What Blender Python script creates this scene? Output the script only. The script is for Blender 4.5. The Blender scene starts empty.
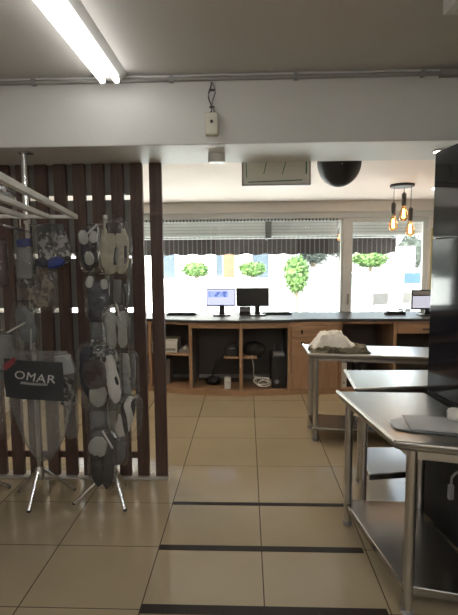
import bpy, bmesh, math, random
from mathutils import Vector, Matrix, noise
random.seed(7)
S = bpy.context.scene
COL = S.collection
PI = math.pi
R_ = math.radians

# ------------------------------------------------------------------ materials
def new_mat(name):
    m = bpy.data.materials.new(name); m.use_nodes = True
    nt = m.node_tree
    for n in list(nt.nodes): nt.nodes.remove(n)
    out = nt.nodes.new('ShaderNodeOutputMaterial')
    return m, nt, out

def N(nt, t, **kw):
    n = nt.nodes.new(t)
    for k, v in kw.items(): setattr(n, k, v)
    return n

def pbr(name, col, rough=.5, metal=0, noise_amt=.12, scale=6, bump=0, bscale=60, spec=.5, aniso=None, coat=0):
    """principled surface with a soft procedural variation of its own colour"""
    m, nt, out = new_mat(name)
    b = N(nt, 'ShaderNodeBsdfPrincipled')
    tc = N(nt, 'ShaderNodeTexCoord'); nz = N(nt, 'ShaderNodeTexNoise')
    nz.inputs['Scale'].default_value = scale; nz.inputs['Detail'].default_value = 4
    nt.links.new(tc.outputs['Object'], nz.inputs['Vector'])
    mx = N(nt, 'ShaderNodeMix', data_type='RGBA')
    mx.inputs[6].default_value = (*[c * (1 - noise_amt) for c in col], 1)
    mx.inputs[7].default_value = (*[min(1, c * (1 + noise_amt)) for c in col], 1)
    nt.links.new(nz.outputs['Fac'], mx.inputs[0]); nt.links.new(mx.outputs[2], b.inputs['Base Color'])
    b.inputs['Roughness'].default_value = rough; b.inputs['Metallic'].default_value = metal
    b.inputs['Specular IOR Level'].default_value = spec
    b.inputs['Coat Weight'].default_value = coat
    if bump:
        n2 = N(nt, 'ShaderNodeTexNoise'); n2.inputs['Scale'].default_value = bscale
        mp = N(nt, 'ShaderNodeMapping')
        if aniso: mp.inputs['Scale'].default_value = aniso
        nt.links.new(tc.outputs['Object'], mp.inputs['Vector']); nt.links.new(mp.outputs['Vector'], n2.inputs['Vector'])
        bp = N(nt, 'ShaderNodeBump'); bp.inputs['Strength'].default_value = bump; bp.inputs['Distance'].default_value = .01
        nt.links.new(n2.outputs['Fac'], bp.inputs['Height']); nt.links.new(bp.outputs['Normal'], b.inputs['Normal'])
    nt.links.new(b.outputs[0], out.inputs[0])
    return m

def wood(name, c1, c2, rough=.45, vert=True, scale=3.0):
    m, nt, out = new_mat(name)
    b = N(nt, 'ShaderNodeBsdfPrincipled'); b.inputs['Roughness'].default_value = rough
    tc = N(nt, 'ShaderNodeTexCoord'); mp = N(nt, 'ShaderNodeMapping')
    mp.inputs['Scale'].default_value = (14, 14, 1.2) if vert else (1.2, 14, 14)
    nz = N(nt, 'ShaderNodeTexNoise'); nz.inputs['Scale'].default_value = scale; nz.inputs['Detail'].default_value = 6
    nz.inputs['Distortion'].default_value = .6
    r = N(nt, 'ShaderNodeValToRGB')
    r.color_ramp.elements[0].position = .3; r.color_ramp.elements[1].position = .7
    r.color_ramp.elements[0].color = (*c1, 1); r.color_ramp.elements[1].color = (*c2, 1)
    L = nt.links.new
    L(tc.outputs['Object'], mp.inputs['Vector']); L(mp.outputs['Vector'], nz.inputs['Vector'])
    L(nz.outputs['Fac'], r.inputs['Fac']); L(r.outputs['Color'], b.inputs['Base Color']); L(b.outputs[0], out.inputs[0])
    return m

def emit(name, col, s):
    m, nt, out = new_mat(name)
    e = N(nt, 'ShaderNodeEmission'); e.inputs[0].default_value = (*col, 1); e.inputs[1].default_value = s
    nt.links.new(e.outputs[0], out.inputs[0]); return m

def clear(name, tint=(1, 1, 1), refl=.06, haze=0.0, rough=.02, hazecol=(.8, .8, .8), bump=0, bscale=18, k=.5):
    """thin clear sheet: see-through, a little mirror, a little milky haze"""
    m, nt, out = new_mat(name); L = nt.links.new
    t = N(nt, 'ShaderNodeBsdfTransparent'); t.inputs[0].default_value = (*tint, 1)
    g = N(nt, 'ShaderNodeBsdfGlossy'); g.inputs['Roughness'].default_value = rough
    d = N(nt, 'ShaderNodeBsdfDiffuse'); d.inputs[0].default_value = (*hazecol, 1)
    fr = N(nt, 'ShaderNodeLayerWeight'); fr.inputs[0].default_value = .25
    mm = N(nt, 'ShaderNodeMath', operation='MULTIPLY_ADD'); mm.inputs[1].default_value = k; mm.inputs[2].default_value = refl
    L(fr.outputs['Fresnel'], mm.inputs[0])
    m1 = N(nt, 'ShaderNodeMixShader'); m1.inputs[0].default_value = haze
    L(t.outputs[0], m1.inputs[1]); L(d.outputs[0], m1.inputs[2])
    m2 = N(nt, 'ShaderNodeMixShader'); L(mm.outputs[0], m2.inputs[0])
    L(m1.outputs[0], m2.inputs[1]); L(g.outputs[0], m2.inputs[2]); L(m2.outputs[0], out.inputs[0])
    if bump:
        tc = N(nt, 'ShaderNodeTexCoord'); n2 = N(nt, 'ShaderNodeTexNoise'); n2.inputs['Scale'].default_value = bscale
        n2.inputs['Distortion'].default_value = 1.2
        bp = N(nt, 'ShaderNodeBump'); bp.inputs['Strength'].default_value = bump; bp.inputs['Distance'].default_value = .02
        L(tc.outputs['Object'], n2.inputs['Vector']); L(n2.outputs['Fac'], bp.inputs['Height'])
        L(bp.outputs['Normal'], g.inputs['Normal']); L(bp.outputs['Normal'], fr.inputs['Normal'])
    return m

def patch(name, c1, c2, scale=12, thr=.5, rough=.7, kind='noise', soft=.04):
    """two-colour printed fabric"""
    m, nt, out = new_mat(name); L = nt.links.new
    b = N(nt, 'ShaderNodeBsdfPrincipled'); b.inputs['Roughness'].default_value = rough
    tc = N(nt, 'ShaderNodeTexCoord')
    if kind == 'noise':
        n = N(nt, 'ShaderNodeTexNoise'); n.inputs['Scale'].default_value = scale; n.inputs['Detail'].default_value = 3; o = n.outputs['Fac']
    elif kind == 'wave':
        n = N(nt, 'ShaderNodeTexWave'); n.inputs['Scale'].default_value = scale; n.inputs['Distortion'].default_value = 7
        n.inputs['Detail'].default_value = 1; n.inputs['Detail Scale'].default_value = .8; o = n.outputs['Fac']
    else:
        n = N(nt, 'ShaderNodeTexVoronoi'); n.inputs['Scale'].default_value = scale; o = n.outputs['Distance']
    L(tc.outputs['Object'], n.inputs['Vector'])
    r = N(nt, 'ShaderNodeValToRGB'); r.color_ramp.elements[0].position = thr - soft; r.color_ramp.elements[1].position = thr + soft
    r.color_ramp.elements[0].color = (*c1, 1); r.color_ramp.elements[1].color = (*c2, 1)
    L(o, r.inputs['Fac']); L(r.outputs['Color'], b.inputs['Base Color']); L(b.outputs[0], out.inputs[0])
    return m

def floor_mat():
    """polished beige porcelain: 0.6 m tiles, narrower courses in front, thin dark joints"""
    m, nt, out = new_mat('polished_tile'); L = nt.links.new
    b = N(nt, 'ShaderNodeBsdfPrincipled')
    tc = N(nt, 'ShaderNodeTexCoord'); sp = N(nt, 'ShaderNodeSeparateXYZ'); L(tc.outputs['Object'], sp.inputs[0])
    def M(op, a, bb=None, c=None):
        n = N(nt, 'ShaderNodeMath', operation=op)
        for i, v in enumerate((a, bb, c)):
            if v is None: continue
            if isinstance(v, (int, float)): n.inputs[i].default_value = v
            else: L(v, n.inputs[i])
        return n.outputs[0]
    x, y = sp.outputs[0], sp.outputs[1]
    def joint(coord, off, period, w):
        t = M('ADD', coord, -off); t = M('DIVIDE', t, period); f = M('FRACT', t)
        d = M('ABSOLUTE', M('SUBTRACT', f, .5)); d = M('SUBTRACT', .5, d); d = M('MULTIPLY', d, period)
        return M('LESS_THAN', d, w), M('FLOOR', t)
    jx, ix = joint(x, .08, .6, .0032)
    ja, ia = joint(y, 3.06, .6, .0022)
    jb, ib = joint(y, 3.06, .495, .0028)
    far = M('GREATER_THAN', y, 3.06)
    jy = M('ADD', M('MULTIPLY', ja, far), M('MULTIPLY', jb, M('SUBTRACT', 1, far)))
    j = M('MAXIMUM', jx, jy)
    cb = N(nt, 'ShaderNodeCombineXYZ'); L(ix, cb.inputs[0]); L(M('ADD', M('MULTIPLY', ia, far), M('MULTIPLY', ib, M('SUBTRACT', 1, far))), cb.inputs[1])
    wn = N(nt, 'ShaderNodeTexWhiteNoise', noise_dimensions='3D'); L(cb.outputs[0], wn.inputs['Vector'])
    nz = N(nt, 'ShaderNodeTexNoise'); nz.inputs['Scale'].default_value = 3; nz.inputs['Detail'].default_value = 6; L(tc.outputs['Object'], nz.inputs['Vector'])
    fac = M('ADD', M('MULTIPLY', wn.outputs['Value'], .3), M('MULTIPLY', nz.outputs['Fac'], .7))
    mx = N(nt, 'ShaderNodeMix', data_type='RGBA'); L(fac, mx.inputs[0])
    mx.inputs[6].default_value = (.35, .285, .185, 1); mx.inputs[7].default_value = (.43, .355, .24, 1)
    m2 = N(nt, 'ShaderNodeMix', data_type='RGBA'); L(j, m2.inputs[0]); L(mx.outputs[2], m2.inputs[6])
    m2.inputs[7].default_value = (.10, .075, .05, 1)
    L(m2.outputs[2], b.inputs['Base Color'])
    b.inputs['Roughness'].default_value = .11
    L(b.outputs[0], out.inputs[0]); return m

def stripe_mat(name, c1, c2, period, frac, axis=0, rough=.8):
    m, nt, out = new_mat(name); L = nt.links.new
    b = N(nt, 'ShaderNodeBsdfPrincipled'); b.inputs['Roughness'].default_value = rough
    tc = N(nt, 'ShaderNodeTexCoord'); sp = N(nt, 'ShaderNodeSeparateXYZ'); L(tc.outputs['Object'], sp.inputs[0])
    a = N(nt, 'ShaderNodeMath', operation='DIVIDE'); a.inputs[1].default_value = period; L(sp.outputs[axis], a.inputs[0])
    f = N(nt, 'ShaderNodeMath', operation='FRACT'); L(a.outputs[0], f.inputs[0])
    g = N(nt, 'ShaderNodeMath', operation='LESS_THAN'); g.inputs[1].default_value = frac; L(f.outputs[0], g.inputs[0])
    mx = N(nt, 'ShaderNodeMix', data_type='RGBA'); L(g.outputs[0], mx.inputs[0])
    mx.inputs[6].default_value = (*c1, 1); mx.inputs[7].default_value = (*c2, 1)
    L(mx.outputs[2], b.inputs['Base Color']); L(b.outputs[0], out.inputs[0]); return m

M_ = {}
M_['floor'] = floor_mat()
M_['ceil'] = pbr('painted_ceiling', (.60, .58, .55), .8, noise_amt=.05, scale=1.5)
M_['ceil_back'] = pbr('cream_ceiling', (.88, .77, .69), .7, noise_amt=.03, scale=1.5)
M_['beam'] = pbr('painted_beam', (.66, .66, .64), .55, noise_amt=.04, scale=2, bump=.15, bscale=25)
M_['wall'] = pbr('painted_wall', (.72, .68, .62), .7, noise_amt=.05, scale=2)
M_['fascia'] = pbr('window_fascia', (.78, .75, .70), .6, noise_amt=.03)
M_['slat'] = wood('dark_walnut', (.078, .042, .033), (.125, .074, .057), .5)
M_['panel_grey'] = pbr('grey_board', (.25, .24, .215), .7, noise_amt=.06)
M_['kerb'] = pbr('kerb_stone', (.45, .42, .38), .5)
M_['oak'] = wood('warm_oak', (.34, .20, .115), (.44, .28, .165), .45, vert=False)
M_['oak_v'] = wood('warm_oak_upright', (.34, .20, .115), (.44, .28, .165), .45)
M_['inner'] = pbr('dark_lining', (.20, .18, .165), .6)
M_['granite'] = pbr('dark_granite', (.070, .066, .063), .38, noise_amt=.4, scale=90, spec=.04)
M_['steel'] = pbr('brushed_steel', (.29, .285, .27), .29, 1, .05, 8, bump=.03, bscale=14, aniso=(1, 12, 1))
M_['steel_leg'] = pbr('satin_steel', (.50, .48, .45), .32, 1, .06, 12)
M_['steel_shelf'] = pbr('shelf_steel', (.36, .34, .32), .25, 1, .08, 6, bump=.05, bscale=6)
M_['chrome'] = pbr('chrome', (.70, .70, .70), .14, 1, .03)
M_['white_tube'] = pbr('white_tube', (.55, .54, .50), .4)
M_['black_gloss'] = pbr('black_gloss', (.020, .020, .026), .06, 0, .1, spec=.6)
M_['black'] = pbr('matt_black', (.018, .018, .02), .55)
M_['black_plastic'] = pbr('black_plastic', (.02, .02, .022), .4)
M_['white_plastic'] = pbr('white_plastic', (.72, .72, .70), .4)
M_['cream_plastic'] = pbr('cream_plastic', (.66, .64, .54), .45)
M_['grey_plastic'] = pbr('grey_plastic', (.30, .30, .31), .45)
M_['conduit'] = pbr('grey_conduit', (.34, .33, .31), .8)
M_['cable_dark'] = pbr('dark_cable', (.08, .075, .07), .5)
M_['alu'] = pbr('pale_aluminium', (.68, .69, .67), .4, .05, .04)
M_['glass'] = clear('window_glass', (.93, .965, .955), .03)
M_['bag'] = clear('clear_plastic', (.93, .93, .92), .045, .025, .10, (.7, .7, .68), bump=1.0, bscale=13, k=.45)
M_['foil'] = pbr('crinkled_foil', (.62, .62, .62), .16, .9, bump=1.0, bscale=22)
M_['bag_milky'] = clear('milky_plastic', (.88, .89, .90), .04, .12, .18, (.6, .6, .58), bump=.9, bscale=12)
M_['tube_on'] = emit('lit_tube', (1, .985, .95), 5.4)
M_['fill_tube'] = emit('lit_fill_tube', (.97, .98, 1), 20)  # glow of the fill battens added behind the camera
M_['lamp_warm'] = emit('warm_lamp_face', (1, .90, .78), 16)
M_['filament'] = emit('glowing_filament', (1, .50, .16), 18)
M_['amber'] = clear('amber_glass', (1, .80, .55), .07)
M_['screen'] = None
M_['cloth_white'] = pbr('white_cloth', (.76, .74, .69), .9, noise_amt=.08, scale=20, bump=.4, bscale=80)
M_['cloth_camo'] = patch('olive_camo_cloth', (.09, .085, .055), (.24, .215, .155), 16, .5, .9, soft=.08)
M_['paper'] = pbr('pale_paper', (.52, .52, .53), .6, noise_amt=.03)
M_['board_dark'] = pbr('dark_board', (.14, .15, .15), .3)
M_['green'] = pbr('green_stroke', (.04, .22, .10), .5)
M_['sign'] = pbr('pale_board', (.80, .78, .70), .5)
M_['concrete'] = pbr('sunlit_concrete', (.78, .77, .74), .85, noise_amt=.05, scale=2)
M_['render_white'] = pbr('white_render', (.82, .81, .79), .8, noise_amt=.04)
M_['leaf'] = patch('hedge_leaf', (.018, .055, .008), (.085, .15, .03), 9, .5, .7, soft=.15)
M_['leaf_dark'] = patch('tree_leaf', (.008, .014, .010), (.03, .04, .03), 7, .5, .7, soft=.15)
M_['bark'] = pbr('bark', (.12, .09, .06), .9)
M_['car'] = pbr('white_car_paint', (.82, .82, .82), .2, coat=1, noise_amt=.01)
M_['car_glass'] = pbr('car_glass', (.10, .13, .13), .05, spec=.9)
M_['tyre'] = pbr('tyre', (.03, .03, .03), .8)
M_['blue'] = pbr('blue_banner', (.025, .06, .16), .6)
M_['door_red'] = wood('orange_door', (.12, .045, .02), (.15, .065, .03), .6)
M_['shade_glass'] = pbr('house_glass', (.05, .065, .08), .1)
M_['awning'] = stripe_mat('awning_stripe', (.030, .021, .021), (.15, .13, .125), .075, .2)
M_['canopy'] = stripe_mat('canopy_stripe', (.10, .08, .075), (.30, .28, .26), .075, .3)
M_['blind'] = stripe_mat('blind_ribs', (.52, .48, .44), (.36, .335, .31), .045, .22, axis=2)
M_['yellow'] = pbr('yellow_strip', (.55, .45, .16), .5)

# ------------------------------------------------------------------ mesh builder
class MB:
    def __init__(s): s.bm = bmesh.new()
    def box(s, x0, x1, y0, y1, z0, z1, mat=None):
        vs = [s.bm.verts.new(v) for v in ((x0,y0,z0),(x1,y0,z0),(x1,y1,z0),(x0,y1,z0),(x0,y0,z1),(x1,y0,z1),(x1,y1,z1),(x0,y1,z1))]
        if mat is not None:
            for v in vs: v.co = mat @ v.co
        for f in ((0,3,2,1),(4,5,6,7),(0,1,5,4),(1,2,6,5),(2,3,7,6),(3,0,4,7)): s.bm.faces.new([vs[i] for i in f])
        return s
    def prism(s, pts, z0, z1):
        """pts: xy outline counter-clockwise"""
        a = [s.bm.verts.new((p[0], p[1], z0)) for p in pts]; b = [s.bm.verts.new((p[0], p[1], z1)) for p in pts]
        s.bm.faces.new(a[::-1]); s.bm.faces.new(b); n = len(pts)
        for i in range(n): s.bm.faces.new((a[i], a[(i+1) % n], b[(i+1) % n], b[i]))
        return s
    def extrude_xz(s, pts, y0, y1):
        a = [s.bm.verts.new((p[0], y0, p[1])) for p in pts]; b = [s.bm.verts.new((p[0], y1, p[1])) for p in pts]
        n = len(pts); s.bm.faces.new(a); s.bm.faces.new(b[::-1])
        for i in range(n): s.bm.faces.new((a[i], b[i], b[(i+1) % n], a[(i+1) % n]))
        return s
    def tube(s, pts, r, seg=10, radii=None):
        pts = [Vector(p) for p in pts]; rings = []
        up = Vector((0, 0, 1))
        for i, p in enumerate(pts):
            t = (pts[min(i+1, len(pts)-1)] - pts[max(i-1, 0)]).normalized()
            u = t.cross(up)
            if u.length < 1e-3: u = t.cross(Vector((0, 1, 0)))
            u.normalize(); v = t.cross(u).normalized(); rr = radii[i] if radii else r
            rings.append([s.bm.verts.new(p + (u*math.cos(2*PI*k/seg) + v*math.sin(2*PI*k/seg))*rr) for k in range(seg)])
        for i in range(len(rings)-1):
            for k in range(seg):
                s.bm.faces.new((rings[i][k], rings[i][(k+1) % seg], rings[i+1][(k+1) % seg], rings[i+1][k]))
        s.bm.faces.new(rings[0][::-1]); s.bm.faces.new(rings[-1]); return s
    def bar(s, p0, p1, w, h=None):
        """square bar"""
        h = h or w; p0, p1 = Vector(p0), Vector(p1); t = (p1-p0).normalized()
        u = t.cross(Vector((0, 0, 1)))
        if u.length < 1e-3: u = Vector((1, 0, 0))
        u.normalize(); v = u.cross(t).normalized()
        a = [s.bm.verts.new(p0 + u*i*w/2 + v*j*h/2) for i, j in ((-1,-1),(1,-1),(1,1),(-1,1))]
        b = [s.bm.verts.new(p1 + u*i*w/2 + v*j*h/2) for i, j in ((-1,-1),(1,-1),(1,1),(-1,1))]
        s.bm.faces.new(a[::-1]); s.bm.faces.new(b)
        for i in range(4): s.bm.faces.new((a[i], a[(i+1) % 4], b[(i+1) % 4], b[i]))
        return s
    def lathe(s, c, prof, seg=24):
        """prof: (r, z) from bottom to top around vertical axis at c"""
        c = Vector(c); rings = []
        for r, z in prof:
            if r < 1e-5: rings.append([s.bm.verts.new(c + Vector((0, 0, z)))])
            else: rings.append([s.bm.verts.new(c + Vector((r*math.cos(2*PI*k/seg), r*math.sin(2*PI*k/seg), z))) for k in range(seg)])
        for a, b in zip(rings, rings[1:]):
            for k in range(seg):
                k2 = (k+1) % seg
                f = [a[0] if len(a) == 1 else a[k]] + ([] if len(a) == 1 else [a[k2]]) + ([] if len(b) == 1 else [b[k2]]) + [b[0] if len(b) == 1 else b[k]]
                if len(f) >= 3: s.bm.faces.new(f)
        if len(rings[0]) > 1: s.bm.faces.new(rings[0][::-1])
        if len(rings[-1]) > 1: s.bm.faces.new(rings[-1])
        return s
    def blob(s, c, rad, sub=3, amp=.2, fr=3.0, seed=0):
        r = bmesh.ops.create_icosphere(s.bm, subdivisions=sub, radius=1)
        for v in r['verts']:
            n = v.co.normalized(); k = 1 + amp*noise.fractal(n*fr + Vector((seed, seed*.7, 0)), 1, 2, 4)
            v.co = Vector(c) + Vector((n.x*rad[0], n.y*rad[1], n.z*rad[2]))*k
        return s
    def loft(s, prof, c=(0,0,0), tilt=0, yaw=0, seg=18, bend=0):
        """flat padded shape: prof = (t along z downwards, half width, half thickness, x shift)"""
        pp = [prof[0]]
        for a, b in zip(prof, prof[1:]):
            n = max(1, int((b[0]-a[0])/.012))
            pp += [tuple(a[i] + (b[i]-a[i])*k/n for i in range(4)) for k in range(1, n+1)]
        prof = pp
        m = Matrix.Translation(c) @ Matrix.Rotation(yaw, 4, 'Z') @ Matrix.Rotation(tilt, 4, 'Y'); rings = []
        for t, w, th, dx in prof:
            rg = []
            for k in range(seg):
                a = 2*PI*k/seg; ca, sa = math.cos(a), math.sin(a)
                q = Vector((ca*1.6 + c[0]*31, sa*1.6 + c[2]*17, t*22 + c[1]*9))
                kn = 1 + .16*noise.noise(q); kt = 1 + .45*noise.noise(q*1.7)
                x = math.copysign(abs(ca)**.75, ca)*w*kn + dx; y = math.copysign(abs(sa)**.9, sa)*th*kt + bend*t*t
                rg.append(s.bm.verts.new(m @ Vector((x, y, -t))))
            rings.append(rg)
        for a, b in zip(rings, rings[1:]):
            for k in range(seg): s.bm.faces.new((a[k], b[k], b[(k+1) % seg], a[(k+1) % seg]))
        s.bm.faces.new(rings[0]); s.bm.faces.new(rings[-1][::-1]); return s
    def build(s, name, mat, parent=None, smooth=40, bevel=0, sub=0):
        bm = s.bm; bmesh.ops.recalc_face_normals(bm, faces=bm.faces[:])
        if parent is not None:
            off = Vector((0, 0, 0)); p = parent
            while p is not None: off += Vector(p.location); p = p.parent
            bmesh.ops.translate(bm, verts=bm.verts[:], vec=-off); 
            orig = Vector((0, 0, 0))
        else:
            cs = [v.co for v in bm.verts]
            orig = Vector(((min(c.x for c in cs)+max(c.x for c in cs))/2, (min(c.y for c in cs)+max(c.y for c in cs))/2, min(c.z for c in cs)))
            if s.keep: orig = Vector((0, 0, 0))
            bmesh.ops.translate(bm, verts=bm.verts[:], vec=-orig)
        me = bpy.data.meshes.new(name); bm.to_mesh(me); bm.free()
        me.materials.append(mat)
        if smooth:
            me.polygons.foreach_set('use_smooth', [True]*len(me.polygons)); me.set_sharp_from_angle(angle=math.radians(smooth))
        o = bpy.data.objects.new(name, me); COL.objects.link(o); o.location = orig
        if parent is not None: o.parent = parent
        if bevel:
            b = o.modifiers.new('bevel', 'BEVEL'); b.width = bevel; b.segments = 2; b.limit_method = 'ANGLE'; b.angle_limit = math.radians(50)
        if sub:
            q = o.modifiers.new('subdivision', 'SUBSURF'); q.levels = sub; q.render_levels = sub
        return o
    keep = False

def tag(o, label, cat, group=None):
    o['label'] = label; o['category'] = cat
    if group: o['group'] = group
    return o
def thing(name, label, cat, loc, group=None):
    o = bpy.data.objects.new(name, None); o.empty_display_size = .1; COL.objects.link(o); o.location = loc
    return tag(o, label, cat, group)
def struct(name, mb, mat, bevel=0, parent=None, smooth=40):
    mb.keep = True
    o = mb.build(name, mat, parent, bevel=bevel, smooth=smooth)
    if parent is None: o['kind'] = 'structure'
    return o

# ------------------------------------------------------------------ room shell
XL, XR, YB, YW = -2.7, 2.60, -2.6, 6.55
ZC, ZB, ZR = 2.80, 2.386, 2.47          # front ceiling, beam underside, back ceiling
struct('floor', MB().box(XL-.2, XR+.2, YB-.2, YW+.15, -.15, 0), M_['floor'])
struct('ceiling', MB().box(XL-.2, XR+.2, YB-.2, 2.944, ZC, ZC+.3), M_['ceil'])
struct('ceiling_back', MB().box(XL-.2, XR+.2, 3.50, YW+.15, ZR, ZC+.3), M_['ceil_back'])
struct('trim_1', MB().box(XL, XR, 2.944, 3.50, ZB, ZC+.3), M_['beam'], bevel=.006)       # the deep ceiling beam
struct('wall_left', MB().box(XL-.2, XL, YB-.2, YW+.15, 0, ZC), M_['wall'])
struct('wall_right', MB().box(XR, XR+.2, YB-.2, YW+.15, 0, ZC), M_['wall'])
struct('wall_rear', MB().box(XL, XR, YB-.2, YB, 0, ZC), M_['wall'])
# window wall: sill wall below, fascia above, jambs at both sides
struct('wall_front', MB().box(XL, XR, YW, YW+.15, 0, .90), M_['wall'])
struct('trim_2', MB().box(XL, XR, 6.44, YW+.15, 2.325, ZR), M_['fascia'], bevel=.004)
struct('trim_3', MB().box(XL, XR, 6.50, YW+.12, 2.25, 2.325), M_['alu'], bevel=.004)
struct('trim_4', MB().box(2.50, XR, YW, YW+.12, .90, 2.25), M_['fascia'], bevel=.004)
struct('trim_5', MB().box(XL, -2.6, YW, YW+.12, .90, 2.25), M_['fascia'])
# dark inlaid floor strips
for i, (y, w) in enumerate(((3.06, .040), (2.56, .050), (2.075, .062))):
    struct('trim_%d' % (6+i), MB().box(-.52, .665, y-w/2, y+w/2, .0, .0015), pbr('dark_strip_%d' % i, (.026, .018, .014), .5, spec=.2))
# beaded fringe under the head of the window
bd = MB()
for i in range(70):
    x = -2.0 + i*.047
    bd.lathe((x, 6.52, 2.222), [(0, -.012), (.012, -.004), (.012, .008), (.004, .014), (.003, .028)], 8)
struct('trim_9', bd, M_['cable_dark'])

def window(name, x0, x1, z0, z1, fr, y=YW+.05):
    w = MB()
    w.box(x0, x0+fr, y-.03, y+.03, z0, z1); w.box(x1-fr, x1, y-.03, y+.03, z0, z1)
    w.box(x0+fr, x1-fr, y-.03, y+.03, z1-fr, z1); w.box(x0+fr, x1-fr, y-.03, y+.03, z0, z0+fr*.6)
    f = struct(name, w, M_['alu'], bevel=.003)
    MB().box(x0+fr-.004, x1-fr+.004, y-.003, y+.003, z0+.01, z1-fr+.004).build('pane', M_['glass'], f)
    return f
window('window_1', -2.6, 1.34, .90, 2.25, .03)
w2 = window('window_2', 1.34, 2.50, .90, 2.25, .065)
MB().box(1.40, 1.425, YW-.02, YW+.015, 1.05, 1.20).build('handle', M_['grey_plastic'], w2, bevel=.004)
MB().box(1.34, 1.465, YW-.005, YW+.02, .90, 2.25).build('stile', M_['alu'], w2, bevel=.004)
struct('trim_10', MB().box(2.535, 2.555, YW-.02, YW, 1.0, 2.1), M_['yellow'])

# ------------------------------------------------------------------ slat screen
SC = thing('slat_screen', 'dark brown vertical timber slat screen with grey backing on a low kerb', 'screen', (-1.6, 3.46, 0))
MB().box(-2.66, -.615, 3.40, 3.52, 0, .012).build('kerb', M_['kerb'], SC, bevel=.004)
for i in range(15):
    xc = -.664 - i*.1415
    if xc < -2.62: break
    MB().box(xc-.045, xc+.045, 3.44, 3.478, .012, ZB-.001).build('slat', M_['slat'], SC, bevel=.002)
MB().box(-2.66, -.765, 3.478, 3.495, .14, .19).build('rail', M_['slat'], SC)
for z0, z1 in ((.70, 1.288), (1.323, 1.70), (1.735, 2.127), (2.163, ZB-.001)):
    MB().box(-2.66, -.765, 3.480, 3.496, z0, z1).build('backing_panel', M_['panel_grey'], SC)
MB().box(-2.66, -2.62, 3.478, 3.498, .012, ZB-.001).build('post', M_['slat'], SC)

# ------------------------------------------------------------------ front-room ceiling and beam fittings
def batten(label, x, y0, y1, tube='fill_tube'):
    t = thing('fluorescent_fitting', label, 'light', (x-.0, (y0+y1)/2, ZC), 'fluorescent battens on the front ceiling')
    MB().extrude_xz([(x-.065, 2.80), (x-.055, 2.762), (x, 2.752), (x+.055, 2.762), (x+.085, 2.80)], y0, y1).build('housing', M_['white_plastic'], t)
    for dx in (-.048, .038):
        MB().tube([(x+dx, y0+.06, 2.737), (x+dx, y1-.06, 2.737)], .0165, 14).build('tube', M_[tube], t)
        for y in (y0+.05, y1-.05):
            MB().box(x+dx-.014, x+dx+.014, y-.012, y+.012, 2.722, 2.766).build('lamp_holder', M_['white_plastic'], t)
batten('long twin-tube fluorescent batten on the front ceiling ending at the white beam', -.80, 1.2, 2.90, 'tube_on')
batten('unseen twin-tube fill light added over the near end of the front room, right side', 1.5, -1.8, -.1)  # this batten and those below: unseen fill added to brighten the room
batten('unseen twin-tube fill light added over the near end of the front room, left side', -1.2, -2.0, -.3)
batten('unseen twin-tube fill light added over the near end of the front room, middle', .15, -2.2, -.5)

CD = thing('conduit_run', 'grey conduit pipe clipped along the top edge of the beam', 'pipe', (0, 2.93, 2.77))
MB().tube([(XL+.02, 2.928, 2.768), (XR-.02, 2.928, 2.768)], .013, 10).build('pipe', M_['conduit'], CD)
for x in (-2.2, -1.3, -.45, .30, 1.05, 1.8):
    MB().box(x-.012, x+.012, 2.912, 2.944, 2.750, 2.786).build('clip', M_['grey_plastic'], CD)
MB().box(1.15, 1.30, 2.905, 2.944, 2.748, 2.785).build('coupling', M_['conduit'], CD)
pts = [(-1.9 + i*.11, 2.932, 2.787 + .006*math.sin(i*1.3)) for i in range(38)]
tag(MB().tube(pts, .005, 6).build('ceiling_cable', M_['white_plastic']), 'thin loose cable running along the ceiling above the beam conduit', 'cable')

BX = thing('control_box', 'small cream box with a black dot fixed to the white beam', 'box', (-.207, 2.94, 2.42))
MB().box(-.248, -.168, 2.892, 2.944, 2.432, 2.562).build('case', M_['cream_plastic'], BX, bevel=.008)
MB().tube([(-.207, 2.893, 2.507), (-.207, 2.884, 2.507)], .009, 12).build('button', M_['black_plastic'], BX)
for k, dx in enumerate((-.012, .010)):
    pts = [(-.207+dx + .010*math.sin(i*.9+k*2), 2.936, 2.56 + i*.021) for i in range(10)]
    MB().tube(pts, .0045, 6).build('cable', M_['cable_dark'] if k == 0 else M_['conduit'], BX)
for z in (2.60, 2.70):
    MB().box(-.222, -.192, 2.928, 2.944, z, z+.008).build('cable_tie', M_['cable_dark'], BX)

def downlight(name, label, x, y, z, r, emis, group=None, drop=.0, power=0):
    t = thing(name, label, 'light', (x, y, z), group)
    MB().lathe((x, y, z), [(r*.95, -drop-.012), (r, -drop-.006), (r, 0)], 24).build('housing', M_['white_plastic'], t)
    MB().lathe((x, y, z), [(r*.72, -drop-.0145), (r*.72, -drop-.012)], 24).build('lens', emis, t)
    if power:
        l = bpy.data.lights.new('spot_beam', 'SPOT'); l.energy = power; l.color = (1, .82, .62); l.spot_size = R_(150); l.spot_blend = .9; l.shadow_soft_size = r*.7
        lo = bpy.data.objects.new('spot_beam', l); COL.objects.link(lo); lo.parent = t; lo.location = (0, 0, -.03)
    return t
downlight('surface_light', 'round white surface fitting under the beam just below the cream box', -.198, 3.22, ZB, .058, M_['white_plastic'], drop=.042)
downlight('recessed_light', 'lit recessed spotlight under the beam beside the black cabinet top', 1.275, 3.2, ZB, .05, M_['lamp_warm'], power=5)
downlight('recessed_light', 'lit recessed spotlight in the back ceiling right of the pendant lamps', 2.13, 5.38, ZR, .07, M_['lamp_warm'], power=15)
downlight('recessed_light', 'unseen fill spotlight added in the back ceiling behind the slat screen', -1.6, 4.6, ZR, .06, M_['lamp_warm'], power=26)  # out-of-sight fill spot, added to brighten the back room
downlight('recessed_light', 'unseen fill spotlight added in the back ceiling, hidden above the beam', .3, 4.2, ZR, .06, M_['lamp_warm'], power=14)  # another added fill spot, kept from view by the beam

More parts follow.
